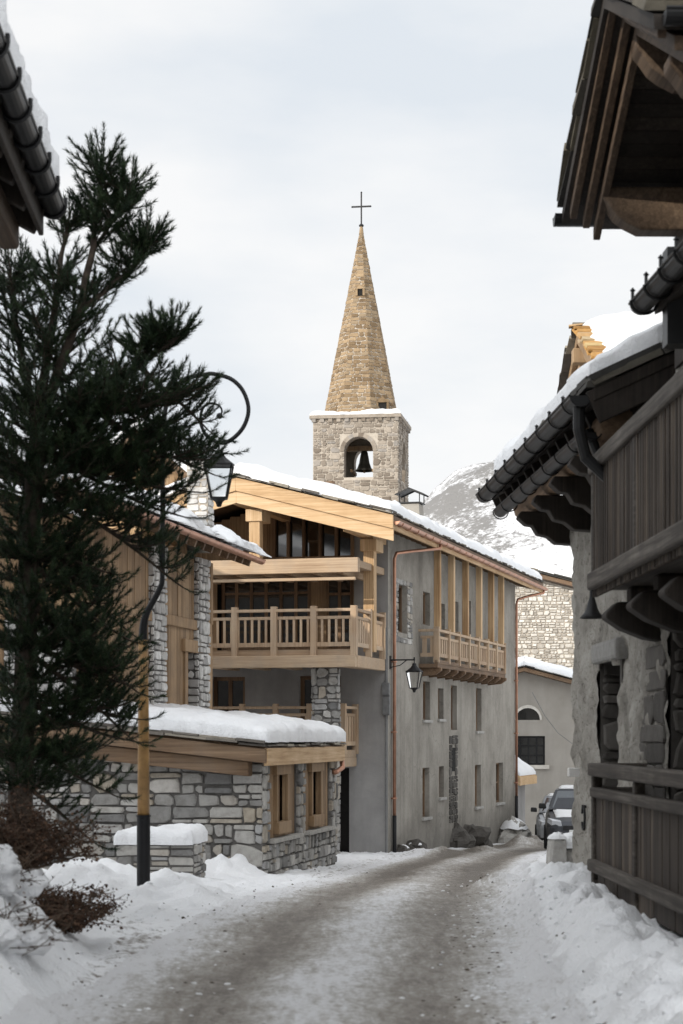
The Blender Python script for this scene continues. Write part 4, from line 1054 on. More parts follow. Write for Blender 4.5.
b_ = MB(); b_.box(-.1, 2.2, -.14, .14, zr - .55, zr - .3); b_.box(-.05, .1, -hw + .5, hw - .5, gz(hw) + .0, gz(hw) + .2) if 0 else None
b_.build('ridge_beam', 'wood_old', e, bevel=.015)
sl.face([(-.05, -.2, zr + .2), (.6, -.2, zr + .2), (.6, .2, zr + .2), (-.05, .2, zr + .2)], 0) if 0 else None
sl.hexa([(-.17, -.1, zr + .07), (.06, -.12, zr + .09), (.06, .12, zr + .09), (-.15, .1, zr + .07), (-.17, -.08, zr + .10), (.06, -.12, zr + .12), (.06, .12, zr + .12), (-.15, .09, zr + .10)], 1)
ro = r.build('roof', 'wood_old', e); sl.build('slates', ['slate', 'slate_lichen'], ro)
Ps = lambda sg: (lambda u, v: Vector((.10 + 9.9 * v + (.06 if sg < 0 else 0) * (1 - v), sg * (hw * u), gz(hw * u) + .05)))
for sg in (1, -1):
    f_ = Ps(sg); P = f_ if sg > 0 else (lambda u, v, f_=f_: f_(1 - u, v))
    snow_slab(ro, P, (0, 0, 1), .30, 40, 120, .4, 1.3, 7.7 + sg, .2, (sg < 0, sg > 0, 1, 0), .2, LU=3.9, LV=9.5, ragged=.16)

# ================================================================ STONE HOUSE ON THE RIGHT
S = Frame('stone_house', 2.75, 24, -.1, R(1.02), 'dark stone house on the right with timber balconies and broad eaves', 'house')
e = S.e
nh = hole(S, 'x', 599, 617.5, 662, 772); dh = hole(S, 'x', 669, 690, 640, 775)
holes = [(nh[0], nh[1], nh[2] - .3, nh[3]), (dh[0], dh[1], dh[2] - .6, dh[3] + .3)]
w = MB(); RC = .3; y0 = -14.0
def wpath(s_, z, d):
    n = .07 * fbm(s_ * 1.1, z * 1.1, 1, 5) + .045 * fbm(s_ * 4, z * 4, 2, 5); d = d + n
    if s_ < -RC: return (-d, s_, z)
    q = s_ + RC; L_ = RC * math.pi / 2
    if q < L_:
        a = q / RC; return (RC - (RC + d) * math.cos(a), -RC + (RC + d) * math.sin(a), z)
    return (RC + q - L_, d, z)
ss = axis([(y0, -9, .25), (-9, .6, .05), (.6, 8, .4)]); zz = axis([(-.7, 4.9, .055)])
b0 = len(w.v)
for z in zz:
    for s_ in ss: w.v.append(wpath(s_, z, 0))
nx = len(ss)
for j in range(len(zz) - 1):
    for i in range(nx - 1):
        cu, cz = (ss[i] + ss[i + 1]) / 2, (zz[j] + zz[j + 1]) / 2
        jx = .06 * nz(cz * 3, 1.0 + cu * 2); 
        if any(h[0] < cu + jx < h[1] and h[2] < cz < h[3] - (.10 * abs(2 * (cu - h[0]) / (h[1] - h[0]) - 1) ** 2) for h in holes): continue
        a = j * nx + i; w.f.append((a, a + 1, a + nx + 1, a + nx)); w.m.append(0); w.t.append(.5)
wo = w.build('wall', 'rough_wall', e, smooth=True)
w = MB(); w.box(.53, 7.9, y0 - .02, -.35, -.7, 4.85); w.box(.0, .53, y0 - .03, y0 + .1, -.7, 4.85); w.build('wall_core', 'rough_wall', e)
for k, h in enumerate(holes):
    q = MB()
    q.hexa([(.03, h[0] - .1, h[2]), (.45, h[0] - .1, h[2]), (.45, h[0] + .02, h[2]), (.03, h[0] + .02, h[2]), (.03, h[0] - .1, h[3] + .05), (.45, h[0] - .1, h[3] + .05), (.45, h[0] + .02, h[3] + .05), (.03, h[0] + .02, h[3] + .05)], 0, .3)
    stones(q, lambda u, z, d: (u, h[1] - .02 - d, z), .03, .42, h[2], h[3], (), (.2, .35), (.3, .5), .02, .04, 0)
    q.box(.02, .45, h[1] + .0, h[1] + .1, h[2], h[3], 0); q.box(.03, .45, h[0], h[1], h[3] - .02, h[3] + .12, 0); q.box(.03, .45, h[0], h[1], h[2] - .1, h[2], 0)
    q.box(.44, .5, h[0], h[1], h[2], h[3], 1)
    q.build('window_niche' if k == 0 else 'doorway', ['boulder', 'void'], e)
    if k == 0:
        f = MB(); f.box(.3, .38, h[0] + .05, h[0] + .16, h[2], h[3], 0, .6); f.box(.3, .38, h[0] + .16, h[1], h[2] + 1.0, h[2] + 1.1, 0, .6); f.build('shutter', 'wood_beam', e)
    q = MB(); q.box(-.06, .1, h[0] - .22, h[1] + .22, h[3] - .02, h[3] + .2); q.build('lintel', 'stone_grey', e, bevel=.04) if k == 0 else None
jam = hole(S, 'x', 640, 666, 650, 770); q = MB()                                    # dark dressed jamb beside the doorway
stones(q, side if 0 else (lambda u, z, d: (-d, u, z)), jam[0], jam[1], jam[2] - .6, jam[3], (), (.16, .3), (.4, 1.4), .012, .03, 0, split=False); q.build('door_jamb', 'boulder', e)
q = MB(); ym, zm = S.onx(567, 660, 0) if 0 else (-.1, 0)
q = MB(); y_, z_ = S.onx(586, 818, 0)
q.tube([(-.03 - .0, y_ + .11 * math.cos(a), z_ + .13 * math.sin(a)) for a in [.4 + k * (2 * math.pi - .8) / 14 for k in range(15)]], .014, 6); q.tube([(.02, y_, z_ + .13), (-.05, y_, z_ + .13)], .02, 6); q.build('iron_ring', 'iron', e)
q = MB(); y_, z_ = S.onx(573, 772, -.06); q.box(-.14, .0, y_ - .25, y_ - .1, z_ - .05, z_ + .05); q.build('junction_box', 'box_white', e, bevel=.01)
# ---- balconies
XF = -.52
yN, _ = S.onx(591, 780, XF); 
def Z(py): return S.onx(592, py, XF)[1]
YE = -13.5
def bal(name, zs, slat_mat, brackets):
    top1, top0, mid1, mid0, bot1, bot0, sk = zs
    b = MB()
    b.box(XF - .04, XF + .12, YE, yN, bot0, bot1, 0, .6)
    b.box(XF + .1, .06, YE, yN - .02, bot0 + .0, bot1 - .06, 0, .2)
    y = yN - .06
    bo = b.build(name, 'wood_grey', e, bevel=.02)
    r = MB(); r.box(XF - .03, XF + .1, YE, yN + .02, top0, top1, 0, .6); r.box(XF + .1, .05, yN - .1, yN + .02, top0, top1, 0, .5)
    if mid1: r.box(XF - .015, XF + .09, YE, yN, mid0, mid1, 0, .5); r.box(XF + .09, .05, yN - .08, yN, mid0, mid1, 0, .4)
    for y in (yN - .05, yN - 2.4, yN - 4.8): r.box(XF, XF + .09, y - .06, y + .06, bot0 - .25 if mid1 else bot0, top0 + .003, 0, .3)
    r.build('handrail', 'wood_grey', bo, bevel=.018)
    p = MB()
    hi = mid0 if mid1 else top0
    planks(p, lambda u, z, d: (XF + .05 - d, u, z), YE, yN - .1, bot1, hi, (), (.10, .2) if mid1 else (.035, .055), .025 if mid1 else .04, 0, .006 if mid1 else .014)
    planks(p, lambda u, z, d: (u, yN - .05 + d, z), XF + .1, .03, bot1, hi, (), (.10, .2), .025, 0)
    if mid1: planks(p, lambda u, z, d: (XF + .06 - d, u, z), YE, yN - .25, sk, bot0 - .01, (), (.5, .9), .03, 0)
    else: planks(p, lambda u, z, d: (XF + .05 - d, u, z), YE, yN - .02, sk, bot0 - .004, (), (.035, .05), .035, 0, .02)
    p.build('slats', slat_mat, bo)
    return bo
lo = bal('balcony', (Z(763), Z(776), Z(787), Z(797), Z(859), Z(871), Z(890)), 'wood_slat', 0)
up_ = bal('balcony', (Z(458), Z(474), 0, 0, Z(573), Z(590), Z(597)), 'wood_slat', 1)
for bo, base, sc in ((up_, Z(590), .72), (lo, Z(890) + .12, .55)):
    for y in (yN - .45, yN - 1.85, yN - 3.4):
        j = MB(); prof = [(.1, 0), (XF + .16, 0), (XF + .05, -.1), (XF + .05, -.2 * sc), (XF + .2, -.34 * sc), (XF + .42, -.46 * sc), (.1, -.5 * sc)]
        j.prism([(x, y - .15, base - .2 * sc + z) for x, z in prof], (0, .3, 0), 0, .35); j.box(XF + .28, .1, y - .13, y + .13, base - .2 * sc, base - .003, 0, .6)
        j.build('carved_joist', 'wood_dark', bo, bevel=.03)
q = MB(); x_, y_ = XF + .04, yN - .18; q.tube([(x_, y_, Z(890) + .1), (x_, y_, -.2)], .03, 8); q.box(XF + .3, .1, YE, yN - 1.0, -.6, .16, 1, .1); q.build('post_and_shade_box', ['wood_dark', 'void'], lo)  # thin post; the near-black box paints in the shade under the balcony
# ---- main roof: long eave towards the lane
EV = {}
c0 = S.loc(at(484, 488, 25.3)); c1 = S.loc(at(582.5, 388, 17.8))
ze = (c0.z + c1.z) / 2 - .02; c0.z = c1.z = ze; c0.x += .1; c1.x += .1
t25 = .46; RX = 5.5
k0 = Vector((RX, c0.y, ze + (RX - c0.x) * t25)); k1 = Vector((RX, c1.y, ze + (RX - c1.x) * t25))
r = MB(); slab(r, c0, k0, k1, c1, .12, 0, .3)
r.beam(c1 + Vector((0, .05, -.17)), k1 + Vector((0, .05, -.17)), .07, .3); r.beam(c1 + Vector((.25, .5, -.3)), k1 + Vector((.25, .5, -.3)), .3, .25)
r.beam(c0 + Vector((.02, -.05, -.15)), k0 + Vector((0, -.05, -.15)), .07, .26)
for k in range(13):
    y = lerp(c0.y - .3, c1.y + .3, k / 12); x = lerp(c0.x, c1.x, k / 12)
    r.beam((x + .08, y, ze - .2 + .08 * t25), (RX, y, ze - .2 + (RX - x) * t25), .1, .15)
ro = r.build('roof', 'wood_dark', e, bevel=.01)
b = MB(); b.tube([(-.42, c0.y - .25, ze - .25), (-.36, c1.y + .3, ze - .25)], .16, 12, 0, .9, True); b.build('eave_purlin', 'wood_beam', ro, smooth=True)
for k, y in enumerate((c0.y - 1.5, c0.y - 3.1, c0.y - 4.7, c0.y - 6.2)):
    b = MB(); zt_ = ze - .42
    prof = [(.1, 0), (-.62, 0), (-.66, -.07), (-.56, -.16), (-.48, -.17), (-.42, -.27), (-.3, -.3), (-.2, -.38), (.1, -.4)]
    b.prism([(x, y, zt_ + z) for x, z in prof], (0, .24, 0), 0, .3)
    b.build('carved_console', 'wood_dark', ro, bevel=.015)
sl = MB(); slates(sl, c0, c1, (-1, -.06, 0), (.4, .7), .05, .5, 0, .06, 2); slates(sl, c1, k1, (0, -1, 0), (.4, .8), .05, .5, 0, .08, 2); slates(sl, k0, c0, (0, 1, 0), (.4, .8), .05, .5, 0, .06, 2)
sl.build('slates', 'slate_dark', ro)
gz_ = MB()
for dx, dz, rr in ((-.11, -.06, .10), (.06, -.3, .085)):
    halfpipe(gz_, c0 + Vector((dx, -.1 if rr > .09 else -.5, dz)), c1 + Vector((dx, .05 if rr > .09 else .6, dz)), rr)
    n = 9
    for k in range(n):
        p = c0.lerp(c1, (k + .5) / n) + Vector((dx, 0, dz))
        gz_.tube([p + Vector(((rr + .012) * math.cos(a), 0, (rr + .012) * math.sin(a))) for a in [math.pi * (1 + i / 8) for i in range(9)]], .008, 5)
        if rr > .09: gz_.tube([p + Vector((-rr, 0, 0)), p + Vector((-rr, 0, .035))], .014, 5); gz_.lathe([(0, 0), (.022, .018), (0, .036)], p + Vector((-rr, 0, .025)), 6)
p0 = c1 + Vector((-.11, .15, -.1))
gz_.tube([p0, p0 + Vector((0, 0, -.25)), p0 + Vector((.06, 0, -.5)), p0 + Vector((.25, 0, -.68)), p0 + Vector((.5, 0, -.72)), p0 + Vector((.75, 0, -.75)), p0 + Vector((.8, 0, -1.2))], .055, 10)
gz_.tube([c1 + Vector((.05, .7, -.28)), c1 + Vector((.12, .6, -.5)), c1 + Vector((.3, .5, -.62)), c1 + Vector((.6, .4, -.66))], .05, 10)
gz_.build('gutter', 'zinc_dark', ro)
snow_slab(ro, bil(c0 + Vector((0, 0, .09)), k0 + Vector((0, 0, .09)), k1 + Vector((0, .12, .09)), c1 + Vector((0, .12, .09))), (0, 0, 1), .29, 90, 110, .35, .3, 4.4, .72, (1, 0, 1, 1), .3, LU=7, LV=7.5, ragged=.1)
# ---- upper gabled roof overhanging the lane
A = S.loc(at(562, 212, 17.4)); xr = A.x; zE_ = A.z; yF_ = A.y; yR = yF_ - 2.45; zR_ = zE_ + .98; yNr = yF_ - 4.6; zN = zE_ + .06
r = MB(); XW = 6.0
slab(r, (xr, yF_, zE_), (xr, yR, zR_), (XW, yR, zR_), (XW, yF_, zE_), .1, 0, .3); slab(r, (xr, yR, zR_), (xr, yNr, zN), (XW, yNr, zN), (XW, yR, zR_), .1, 0, .3)
for k in range(16):                                    # soffit boards
    t0 = k / 16; y1_, y2_ = lerp(yF_, yR, t0 + .002), lerp(yF_, yR, t0 + .06)
    z1_, z2_ = lerp(zE_, zR_, t0), lerp(zE_, zR_, t0 + .06)
    r.hexa([(xr + .3, y1_, z1_ - .15), (XW, y1_, z1_ - .15), (XW, y2_, z2_ - .15), (xr + .3, y2_, z2_ - .15), (xr + .3, y1_, z1_ - .11), (XW, y1_, z1_ - .11), (XW, y2_, z2_ - .11), (xr + .3, y2_, z2_ - .11)])
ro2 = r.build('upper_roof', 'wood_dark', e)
b = MB()
for xo, dz in ((.04, -.02), (.15, -.1), (.24, -.2)):
    for ya, za, yb, zb in ((yF_ - .22, zE_, yR, zR_), (yR, zR_, yNr + .1, zN)):
        b.prism([(xr + xo, ya, za + dz), (xr + xo, yb, zb + dz), (xr + xo, yb, zb + dz - .10), (xr + xo, ya, za + dz - .10)], (.06, 0, 0), 0, .5)
b.build('barge_board', 'wood_brown', ro2, bevel=.006)
for yc, zt_, hh in ((yF_ - .75, zE_ + .02, .36), (yR, zR_ - .3, .36), (yNr + .75, zN + .02, .36)):
    b = MB(); x0 = xr + .24
    prof = [(x0, 0), (x0, -.09), (x0 + .05, -.14), (x0 + .12, -.24), (x0 + .2, -.3), (x0 + .32, -hh), (4.5, -hh), (4.5, 0)]
    b.prism([(x, yc, zt_ + z) for x, z in prof], (0, .26, 0), 0, .6)
    b.build('carved_purlin', 'wood_brown', ro2, bevel=.02)
sl = MB(); slates(sl, (xr, yF_, zE_ + .02), (xr, yR, zR_ + .02), (-1, 0, 0), (.45, .8), .07, .4, 0, .055, 2); slates(sl, (xr, yR, zR_ + .02), (xr, yNr, zN + .02), (-1, 0, 0), (.45, .8), .07, .4, 0, .055, 2)
sl.build('slates', 'slate_dark', ro2)
for xg, yg, zg in ((xr - .06, yF_ + .09, zE_ - .02), (xr + .05, yNr - .09, zN - .02)):
    b = MB(); halfpipe(b, (xg, yg, zg), (XW, yg, zg), .085); b.build('gutter', 'zinc_dark', ro2)
for a, b_, za, zb_ in ((yF_, yR, zE_, zR_), (yNr, yR, zN, zR_)):
    snow_slab(ro2, bil((xr + .45, a, za + .12), (XW, a, za + .12), (XW, b_, zb_ + .12), (xr + .45, b_, zb_ + .12)), (0, 0, 1), .24, 50, 30, .4, .3, 2.4 + a, .5, (1, 0, 1, 0), .3, LU=4.5, LV=2.6, ragged=.1)
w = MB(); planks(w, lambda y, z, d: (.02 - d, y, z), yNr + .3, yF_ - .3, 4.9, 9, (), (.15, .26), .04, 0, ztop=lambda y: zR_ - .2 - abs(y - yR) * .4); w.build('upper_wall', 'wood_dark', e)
w = MB(); w.box(.12, 6, yNr + .3, yF_ - .35, 4.9, zE_ - .15); w.build('upper_back', 'void', e)
# ---- small lower roof with pegged gutter, nearer
d0 = S.loc(at(641, 304, 14.7)); d1 = Vector((d0.x + .12, d0.y - 4.5, d0.z))
r = MB(); slab(r, d0 + Vector((.1, 0, .02)), d0 + Vector((1.0, 0, .42)), d1 + Vector((.9, 0, .42)), d1 + Vector((.1, 0, .02)), .1)
po = r.build('porch_roof', 'wood_dark', e)
b = MB(); halfpipe(b, d0, d1, .085); b.box(d0.x + .14, d0.x + .34, d0.y - .3, d0.y - .1, d0.z - .35, d0.z + .35)
for k in range(9):
    p = d0.lerp(d1, (k + .25) / 9); b.tube([p + Vector((-.085, 0, 0)), p + Vector((-.085, 0, .06))], .013, 5); b.lathe([(0, 0), (.022, .02), (0, .045)], p + Vector((-.085, 0, .05)), 6)
    b.tube([p + Vector((.1 * math.cos(a), 0, .1 * math.sin(a))) for a in [math.pi * (1 + i / 8) for i in range(9)]], .012, 5)
b.build('gutter', 'zinc_dark', po)
# hooded lamp under the upper balcony
hp = S.onx(592, 600, -.3); hw_ = Vector((S.o.x - .3 * S.c - hp[0] * S.s, S.o.y - .3 * S.s + hp[0] * S.c, S.o.z + hp[1]))
lo_ = bpy.data.objects.new('hood_lamp', None); COL.objects.link(lo_); lo_.location = hw_; tag(lo_, 'black bell shaped lamp hood under the upper balcony of the right house', 'lamp')
b = MB(); b.lathe([(.02, .1), (.025, .03), (.04, -.02), (.06, -.09), (.08, -.13), (.125, -.18), (.12, -.185), (.07, -.13), (0, -.07)], (0, 0, 0), 20); b.build('hood', 'iron', lo_, smooth=True)
b = MB(); b.tube([(0, 0, .1), (.03, 0, .16), (.12, 0, .19), (.3, 0, .19)], .016, 8); b.lathe([(.0, -.02), (.03, 0), (.03, .02), (0, .04)], (.3, 0, .18), 8); b.build('arm', 'iron', lo_)

# ================================================================ HOUSE ON THE LEFT (only its eave shows)
LH = Frame('eaves_house', -3.3, 15.6, 0, R(2.45), 'dark timber house at top left with snow above a black gutter', 'house')
e = LH.e
A = LH.loc(at(45, 206, 16)); xe, zE_ = A.x, A.z; tl = .52; YN = -40
w = MB(); w.box(-12, 0, YN, -.6, -.5, zE_ - .35, 0, .5); w.build('wall', 'rough_wall', e)
w = MB(); w.prism([(-12, YN, zE_ - .35), (0, YN, zE_ - .35), (0, YN, zE_ + .05), (-6, YN, zE_ + 6 * tl), (-12, YN, zE_ + .05)], (0, -YN - .62, 0), 0); w.build('gable', 'wood_dark', e)
r = MB(); lx = lambda x: zE_ + .06 + (xe - x) * tl
slab(r, (-6, YN, lx(-6)), (xe, YN, lx(xe)), (xe, A.y, lx(xe)), (-6, A.y, lx(-6)), .1, 0, .4); slab(r, (-12 - xe, YN, lx(xe)), (-6, YN, lx(-6)), (-6, A.y, lx(-6)), (-12 - xe, A.y, lx(xe)), .1, 0, .4)
y = A.y - .12
while y > -14: r.beam((-1, y, lx(-1) - .22), (xe + -.03, y, lx(xe) - .22), .13, .2); y -= .7
r.box(xe - .05, xe - .01, YN, A.y, lx(xe) - .3, lx(xe) - .1, 0, .7)
ro = r.build('roof', 'wood_dark', e, bevel=.012)
b = MB(); b.box(xe - .36, xe - .2, -14, A.y - .02, lx(xe) - .42, lx(xe) - .2); b.build('eave_purlin', 'wood_brown', ro, bevel=.03)
b = MB(); halfpipe(b, (xe + .075, -14, zE_ - .02), (xe + .075, A.y + .02, zE_ - .02), .085)
k = 0; y = A.y - .1
while y > -6:
    p = Vector((xe + .075, y, zE_ - .02))
    b.tube([p + Vector((.098 * math.cos(a), 0, .098 * math.sin(a))) for a in [math.pi * (.92 + 1.16 * i / 10) for i in range(11)]], .017, 6); b.tube([p + Vector((.098, 0, 0)), p + Vector((.098, 0, .06))], .017, 5); y -= .62
b.build('gutter', 'zinc_dark', ro)
snow_slab(ro, bil((-6, -14, lx(-6) + .02), (xe + .1, -14, lx(xe) + .02), (xe + .1, A.y + .03, lx(xe) + .02), (-6, A.y + .03, lx(-6) + .02)), (0, 0, 1), .36, 60, 420, .25, .35, 9.5, .7, (0, 1, 0, 1), .22, LU=5, LV=30, ragged=.05)
# house-shaped blocker added out of frame to keep the sun off the lane
N = Frame('sun_blocker', -20, -6, 0, R(0), 'unseen house shape added behind the viewer to shade the lane', 'house')
w = MB(); w.prism([(-7, -19, -.5), (7, -19, -.5), (7, -19, 14.6), (0, -19, 18.4), (-7, -19, 14.6)], (0, 42, 0), 0); w.build('wall', 'wood_dark', N.e)
w = MB()
for sg in (1, -1): slab(w, (0, -20, 18.9), (sg * 8.2, -20, 14.4), (sg * 8.2, 24, 14.4), (0, 24, 18.9), .25)
w.build('roof', 'slate', N.e)

# ================================================================ STREET LAMP
def empty(name, loc, label, cat, group=None, rz=0):
    o = bpy.data.objects.new(name, None); COL.objects.link(o); o.empty_display_size = .3; o.location = loc; o.rotation_euler = (0, 0, rz)
    return tag(o, label, cat, group)
YL = 21.4
def smooth(pts, n=6):
    pts = [Vector(p) for p in pts]; out = []
    for i in range(len(pts) - 1):
        a, b, c, d = pts[max(i - 1, 0)], pts[i], pts[i + 1], pts[min(i + 2, len(pts) - 1)]
        for k in range(n):
            t = k / n; out.append(.5 * ((2 * b) + (c - a) * t + (2 * a - 5 * b + 4 * c - d) * t * t + (3 * b - a - 3 * c + d) * t ** 3))
    return out + [pts[-1]]
def smooth_r(r, n=6): return [lerp(r[min(i // n, len(r) - 2)], r[min(i // n, len(r) - 2) + 1], (i % n) / n) for i in range((len(r) - 1) * n)] + [r[-1]]
base = at(143.5, 884, YL); base.z = height(base.x, YL) - .02
lp = empty('street_lamp', base, 'tall ochre lamp post with black foot and a curled iron crook', 'street lamp')
L_ = lambda px, py: at(px, py, YL) - base
zb = L_(143, 815).z; zt = L_(143, 640).z
m = MB(); m.tube([(0, 0, -.3), (0, 0, zb)], .072, 16); m.tube([(0, 0, zb - .02), (0, 0, zb)], .078, 16); m.lathe([(.01, 0), (.012, .012), (0, .016)], (0, -.075, zb - .06), 6); m.build('foot', 'pipe_black', lp, smooth=False)
m = MB(); m.tube([(0, 0, zb + .001), (0, 0, lerp(zb, zt, .5)), (-.005, 0, zt)], [.066, .06, .052], 16); m.build('post', 'post_paint', lp, smooth=True)
xq = L_(162.5, 560).x
m = MB(); m.tube(smooth([(-.005, 0, zt - .05), (0, 0, zt + .15), (.04, 0, zt + .3), (xq - .03, 0, zt + .55), (xq, 0, zt + .75), (xq, 0, L_(162, 480).z), L_(163, 430), L_(168, 400), L_(180, 383), L_(193, 376.5), L_(207, 374.2)]), smooth_r([.05, .044, .036, .03, .027, .026, .025, .025, .026, .024, .023]), 12)
cxp, cyp, pts = 217.0, 408.0, []
ctrl = [(90, 214, 374), (60, 231, 379), (30, 243, 391), (0, 248.5, 409), (-30, 244, 426), (-60, 233, 438.5), (-90, 222, 443), (-120, 210.5, 439), (-150, 203, 430), (-180, 200.5, 418), (-210, 203, 408), (-240, 209, 403.5), (-270, 216, 404)]
m.tube(smooth([L_(207, 374.2)] + [L_(a, b) for _, a, b in ctrl]), smooth_r([.023] * 8 + [.021, .019, .017, .015, .014, .013]), 10)
m.tube(smooth([L_(216, 404), L_(220, 406.5), L_(222, 411), L_(220.5, 416)]), .010, 8); q = L_(219.5, 416)
m.lathe([(0, -.035), (.025, -.025), (.035, 0), (.025, .025), (0, .035)], q, 10)
m.build('crook', 'iron', lp, smooth=True)
m, gl = MB(), MB(); o = L_(219, 443); m.tube([o, o + Vector((0, 0, -.04))], .012, 6); lantern(m, gl, o, .80)
fo = m.build('lantern', 'iron', lp); gl.build('glass', 'lamp_glass', fo)

# ================================================================ PINE
YT = 18.8
tp = lambda px, py, dy=0.0: at(px, py, YT) + Vector((0, dy, 0))
tb_ = tp(20, 870); tb_.z = height(tb_.x, YT) - .1
pt = empty('pine_tree', tb_, 'tall dark green pine with several leaders at the left of the lane', 'tree')
trunkmb, ned = MB(), MB()
rt = random.Random(11)
def u_(a, b): return rt.uniform(a, b)
def tuft(p, d, L, dens=1.0, nl=.062):
    """A short bottle-brush of needles along a shoot."""
    d = d.normalized(); a = d.cross(Vector((.31, .2, .93))).normalized(); b = d.cross(a)
    n = int(270 * dens * L); base_t = u_(.1, .62)
    for k in range(n):
        s_ = u_(0, 1); an = u_(0, 6.283); spread = u_(.55, 1.1) * (1.1 - .6 * s_)
        r_ = (a * math.cos(an) + b * math.sin(an))
        q = p + d * (L * s_); ln = nl * u_(.75, 1.25)
        dr = (d * (1.05 - .5 * spread) + r_ * spread).normalized(); w = dr.cross(r_ + Vector((.1, .05, .02))).normalized() * .0046
        tip = q + dr * ln
        i = len(ned.v); ned.v += [tuple(q - w - tb_), tuple(q + w - tb_), tuple(tip - tb_)]
        ned.f.append((i, i + 1, i + 2)); ned.m.append(0); ned.t.append(min(1, max(0, base_t + u_(-.15, .25))))
def limb(pts, r0, r1, seg=6):
    n = len(pts); trunkmb.tube([p - tb_ for p in pts], [lerp(r0, r1, i / (n - 1)) for i in range(n)], seg, 0, .5, False)
def curve(p, d, L, n, rise, wob):
    out = [p.copy()]; d = d.normalized()
    for i in range(n):
        d = (d + Vector((u_(-wob, wob), u_(-wob, wob), rise + u_(-wob, wob) * .6))).normalized(); p = p + d * (L / n); out.append(p.copy())
    return out
def shoot(p, d, L):
    pts = curve(p, d, L, 3, .12, .12); limb(pts, .006, .004, 4)
    for i in range(1, 4): tuft(pts[i - 1], pts[i] - pts[i - 1], (pts[i] - pts[i - 1]).length * 1.1, 1.0 if i > 1 else .6)
    tuft(pts[3], (pts[3] - pts[2]).normalized() + Vector((0, 0, .3)), u_(.07, .12), 1.6)
def branch(p, az, L, elev, r_, rise=.07, sub=True, dens=1.0):
    d = Vector((math.cos(az) * math.cos(elev), math.sin(az) * math.cos(elev), math.sin(elev)))
    n = max(4, int(L / .105)); pts = curve(p, d, L, n, rise, .08); limb(pts, r_, max(.005, r_ * .25), 5)
    dd = (pts[-1] - pts[-2]).normalized(); shoot(pts[-1], dd, u_(.12, .2))
    for i in range(1, n):
        f = i / n
        if f < .12: continue
        q = (pts[i] - pts[i - 1]).normalized(); az0 = math.atan2(q.y, q.x)
        for sg in (-1, 1):
            if rt.random() < .12: continue
            aza = az0 + sg * u_(.45, 1.0); l = (1 - f * .55) * L * u_(.24, .42)
            if sub and l > .3: branch(pts[i], aza, min(l, .7), elev * .4 + u_(-.15, .35), r_ * .4 + .003, .1, False, dens)
            else: shoot(pts[i], Vector((math.cos(aza), math.sin(aza), u_(.0, .6))), u_(.12, .24))
        if f > .35: tuft(pts[i - 1], q, (pts[i] - pts[i - 1]).length, .8)
# envelope: right-hand outline of the crown, in pixels
OUT = [(140, 112), (180, 122), (220, 138), (250, 142), (290, 150), (320, 160), (350, 172), (385, 180), (410, 182), (460, 175), (500, 150), (540, 116), (600, 112), (650, 118), (700, 132), (750, 138), (800, 128), (840, 112)]
def px_up(p): return HY - (p.z - CAMZ) * FPX / YT
def reach(p):
    py = HY - (p.z - CAMZ) * FPX / YT; px = CX + p.x * FPX / YT
    return max(.16 if py < 330 else .3, (interp(OUT, py) - (26 if py < 330 else 16) - px) * YT / FPX)
leaders = [([(18, 870), (22, 760), (26, 650), (29, 560), (34, 480), (39, 420)], .125, .075, 0, 0),
           ([(39, 420), (47, 360), (56, 300), (62, 255), (66, 218)], .055, .012, .05, 1),
           ([(39, 425), (58, 375), (80, 310), (94, 250), (101, 195), (104, 160)], .06, .012, -.1, 1),
           ([(37, 440), (26, 380), (14, 320), (9, 285), (7, 270)], .05, .012, .2, 1),
           ([(36, 470), (70, 425), (112, 395), (142, 368), (166, 352), (180, 344)], .05, .014, -.3, 1),
           ([(94, 250), (112, 225), (126, 205), (134, 190)], .02, .009, -.1, 1),
           ([(80, 310), (104, 292), (128, 268), (142, 250), (147, 240)], .026, .009, .15, 1)]
for pts, r0, r1, dy, kind in leaders:
    P = [tp(a, b, dy * i / (len(pts) - 1)) for i, (a, b) in enumerate(pts)]
    fine = []
    for a, b in zip(P, P[1:]):
        for k in range(4 if kind else 5): fine.append(a.lerp(b, k / 4) + Vector((u_(-1, 1), u_(-1, 1), 0)) * (.012 if kind else .006))
    fine.append(P[-1]); limb(fine, r0, r1, 10 if not kind else 7)
    if kind:
        dd = (P[-1] - P[-2]).normalized(); shoot(P[-1] - dd * .25, dd, .34)
        for k in range(4): az = k * 1.57 + u_(0, 1); shoot(P[-1] - dd * .28, dd * .9 + Vector((math.cos(az), math.sin(az), 0)) * .55, u_(.22, .3))
    n = len(fine); az = u_(0, 6)
    for i in range(3 if kind else 3, n - (1 if kind else 0)):
        f = i / n
        if kind and px_up(p) < 300 and rt.random() < .3: continue
        for rep in range(2 if kind else 7):
            az += 2.4 + u_(-.3, .3)
            p = fine[i] + Vector((0, 0, u_(-.05, .05)))
            if p.z < tb_.z + .35: continue
            R_ = reach(p)
            sx = math.cos(az)
            if kind:
                L = min(R_, .8) * (1 - .66 * f) * u_(.5, 1.0) * (.6 if px_up(p) < 300 else 1)
                if len(pts) < 6 and r0 < .03: L *= .55
                elev = lerp(.4, 1.1, f)
                if sx > .3: L = min(L, R_ * .9)
            else:
                L = R_ * (u_(.72, .98) if rep < 3 else u_(.25, .68)); elev = lerp(-.12, .22, f)
                if sx < 0: L *= .85
            if kind and px_up(p) < 330: L = min(L, .42)
            if L < .12: L = .12
            branch(p, az, L, elev + u_(-.15, .15), max(.010, L * .014), .05 if not kind else .09)
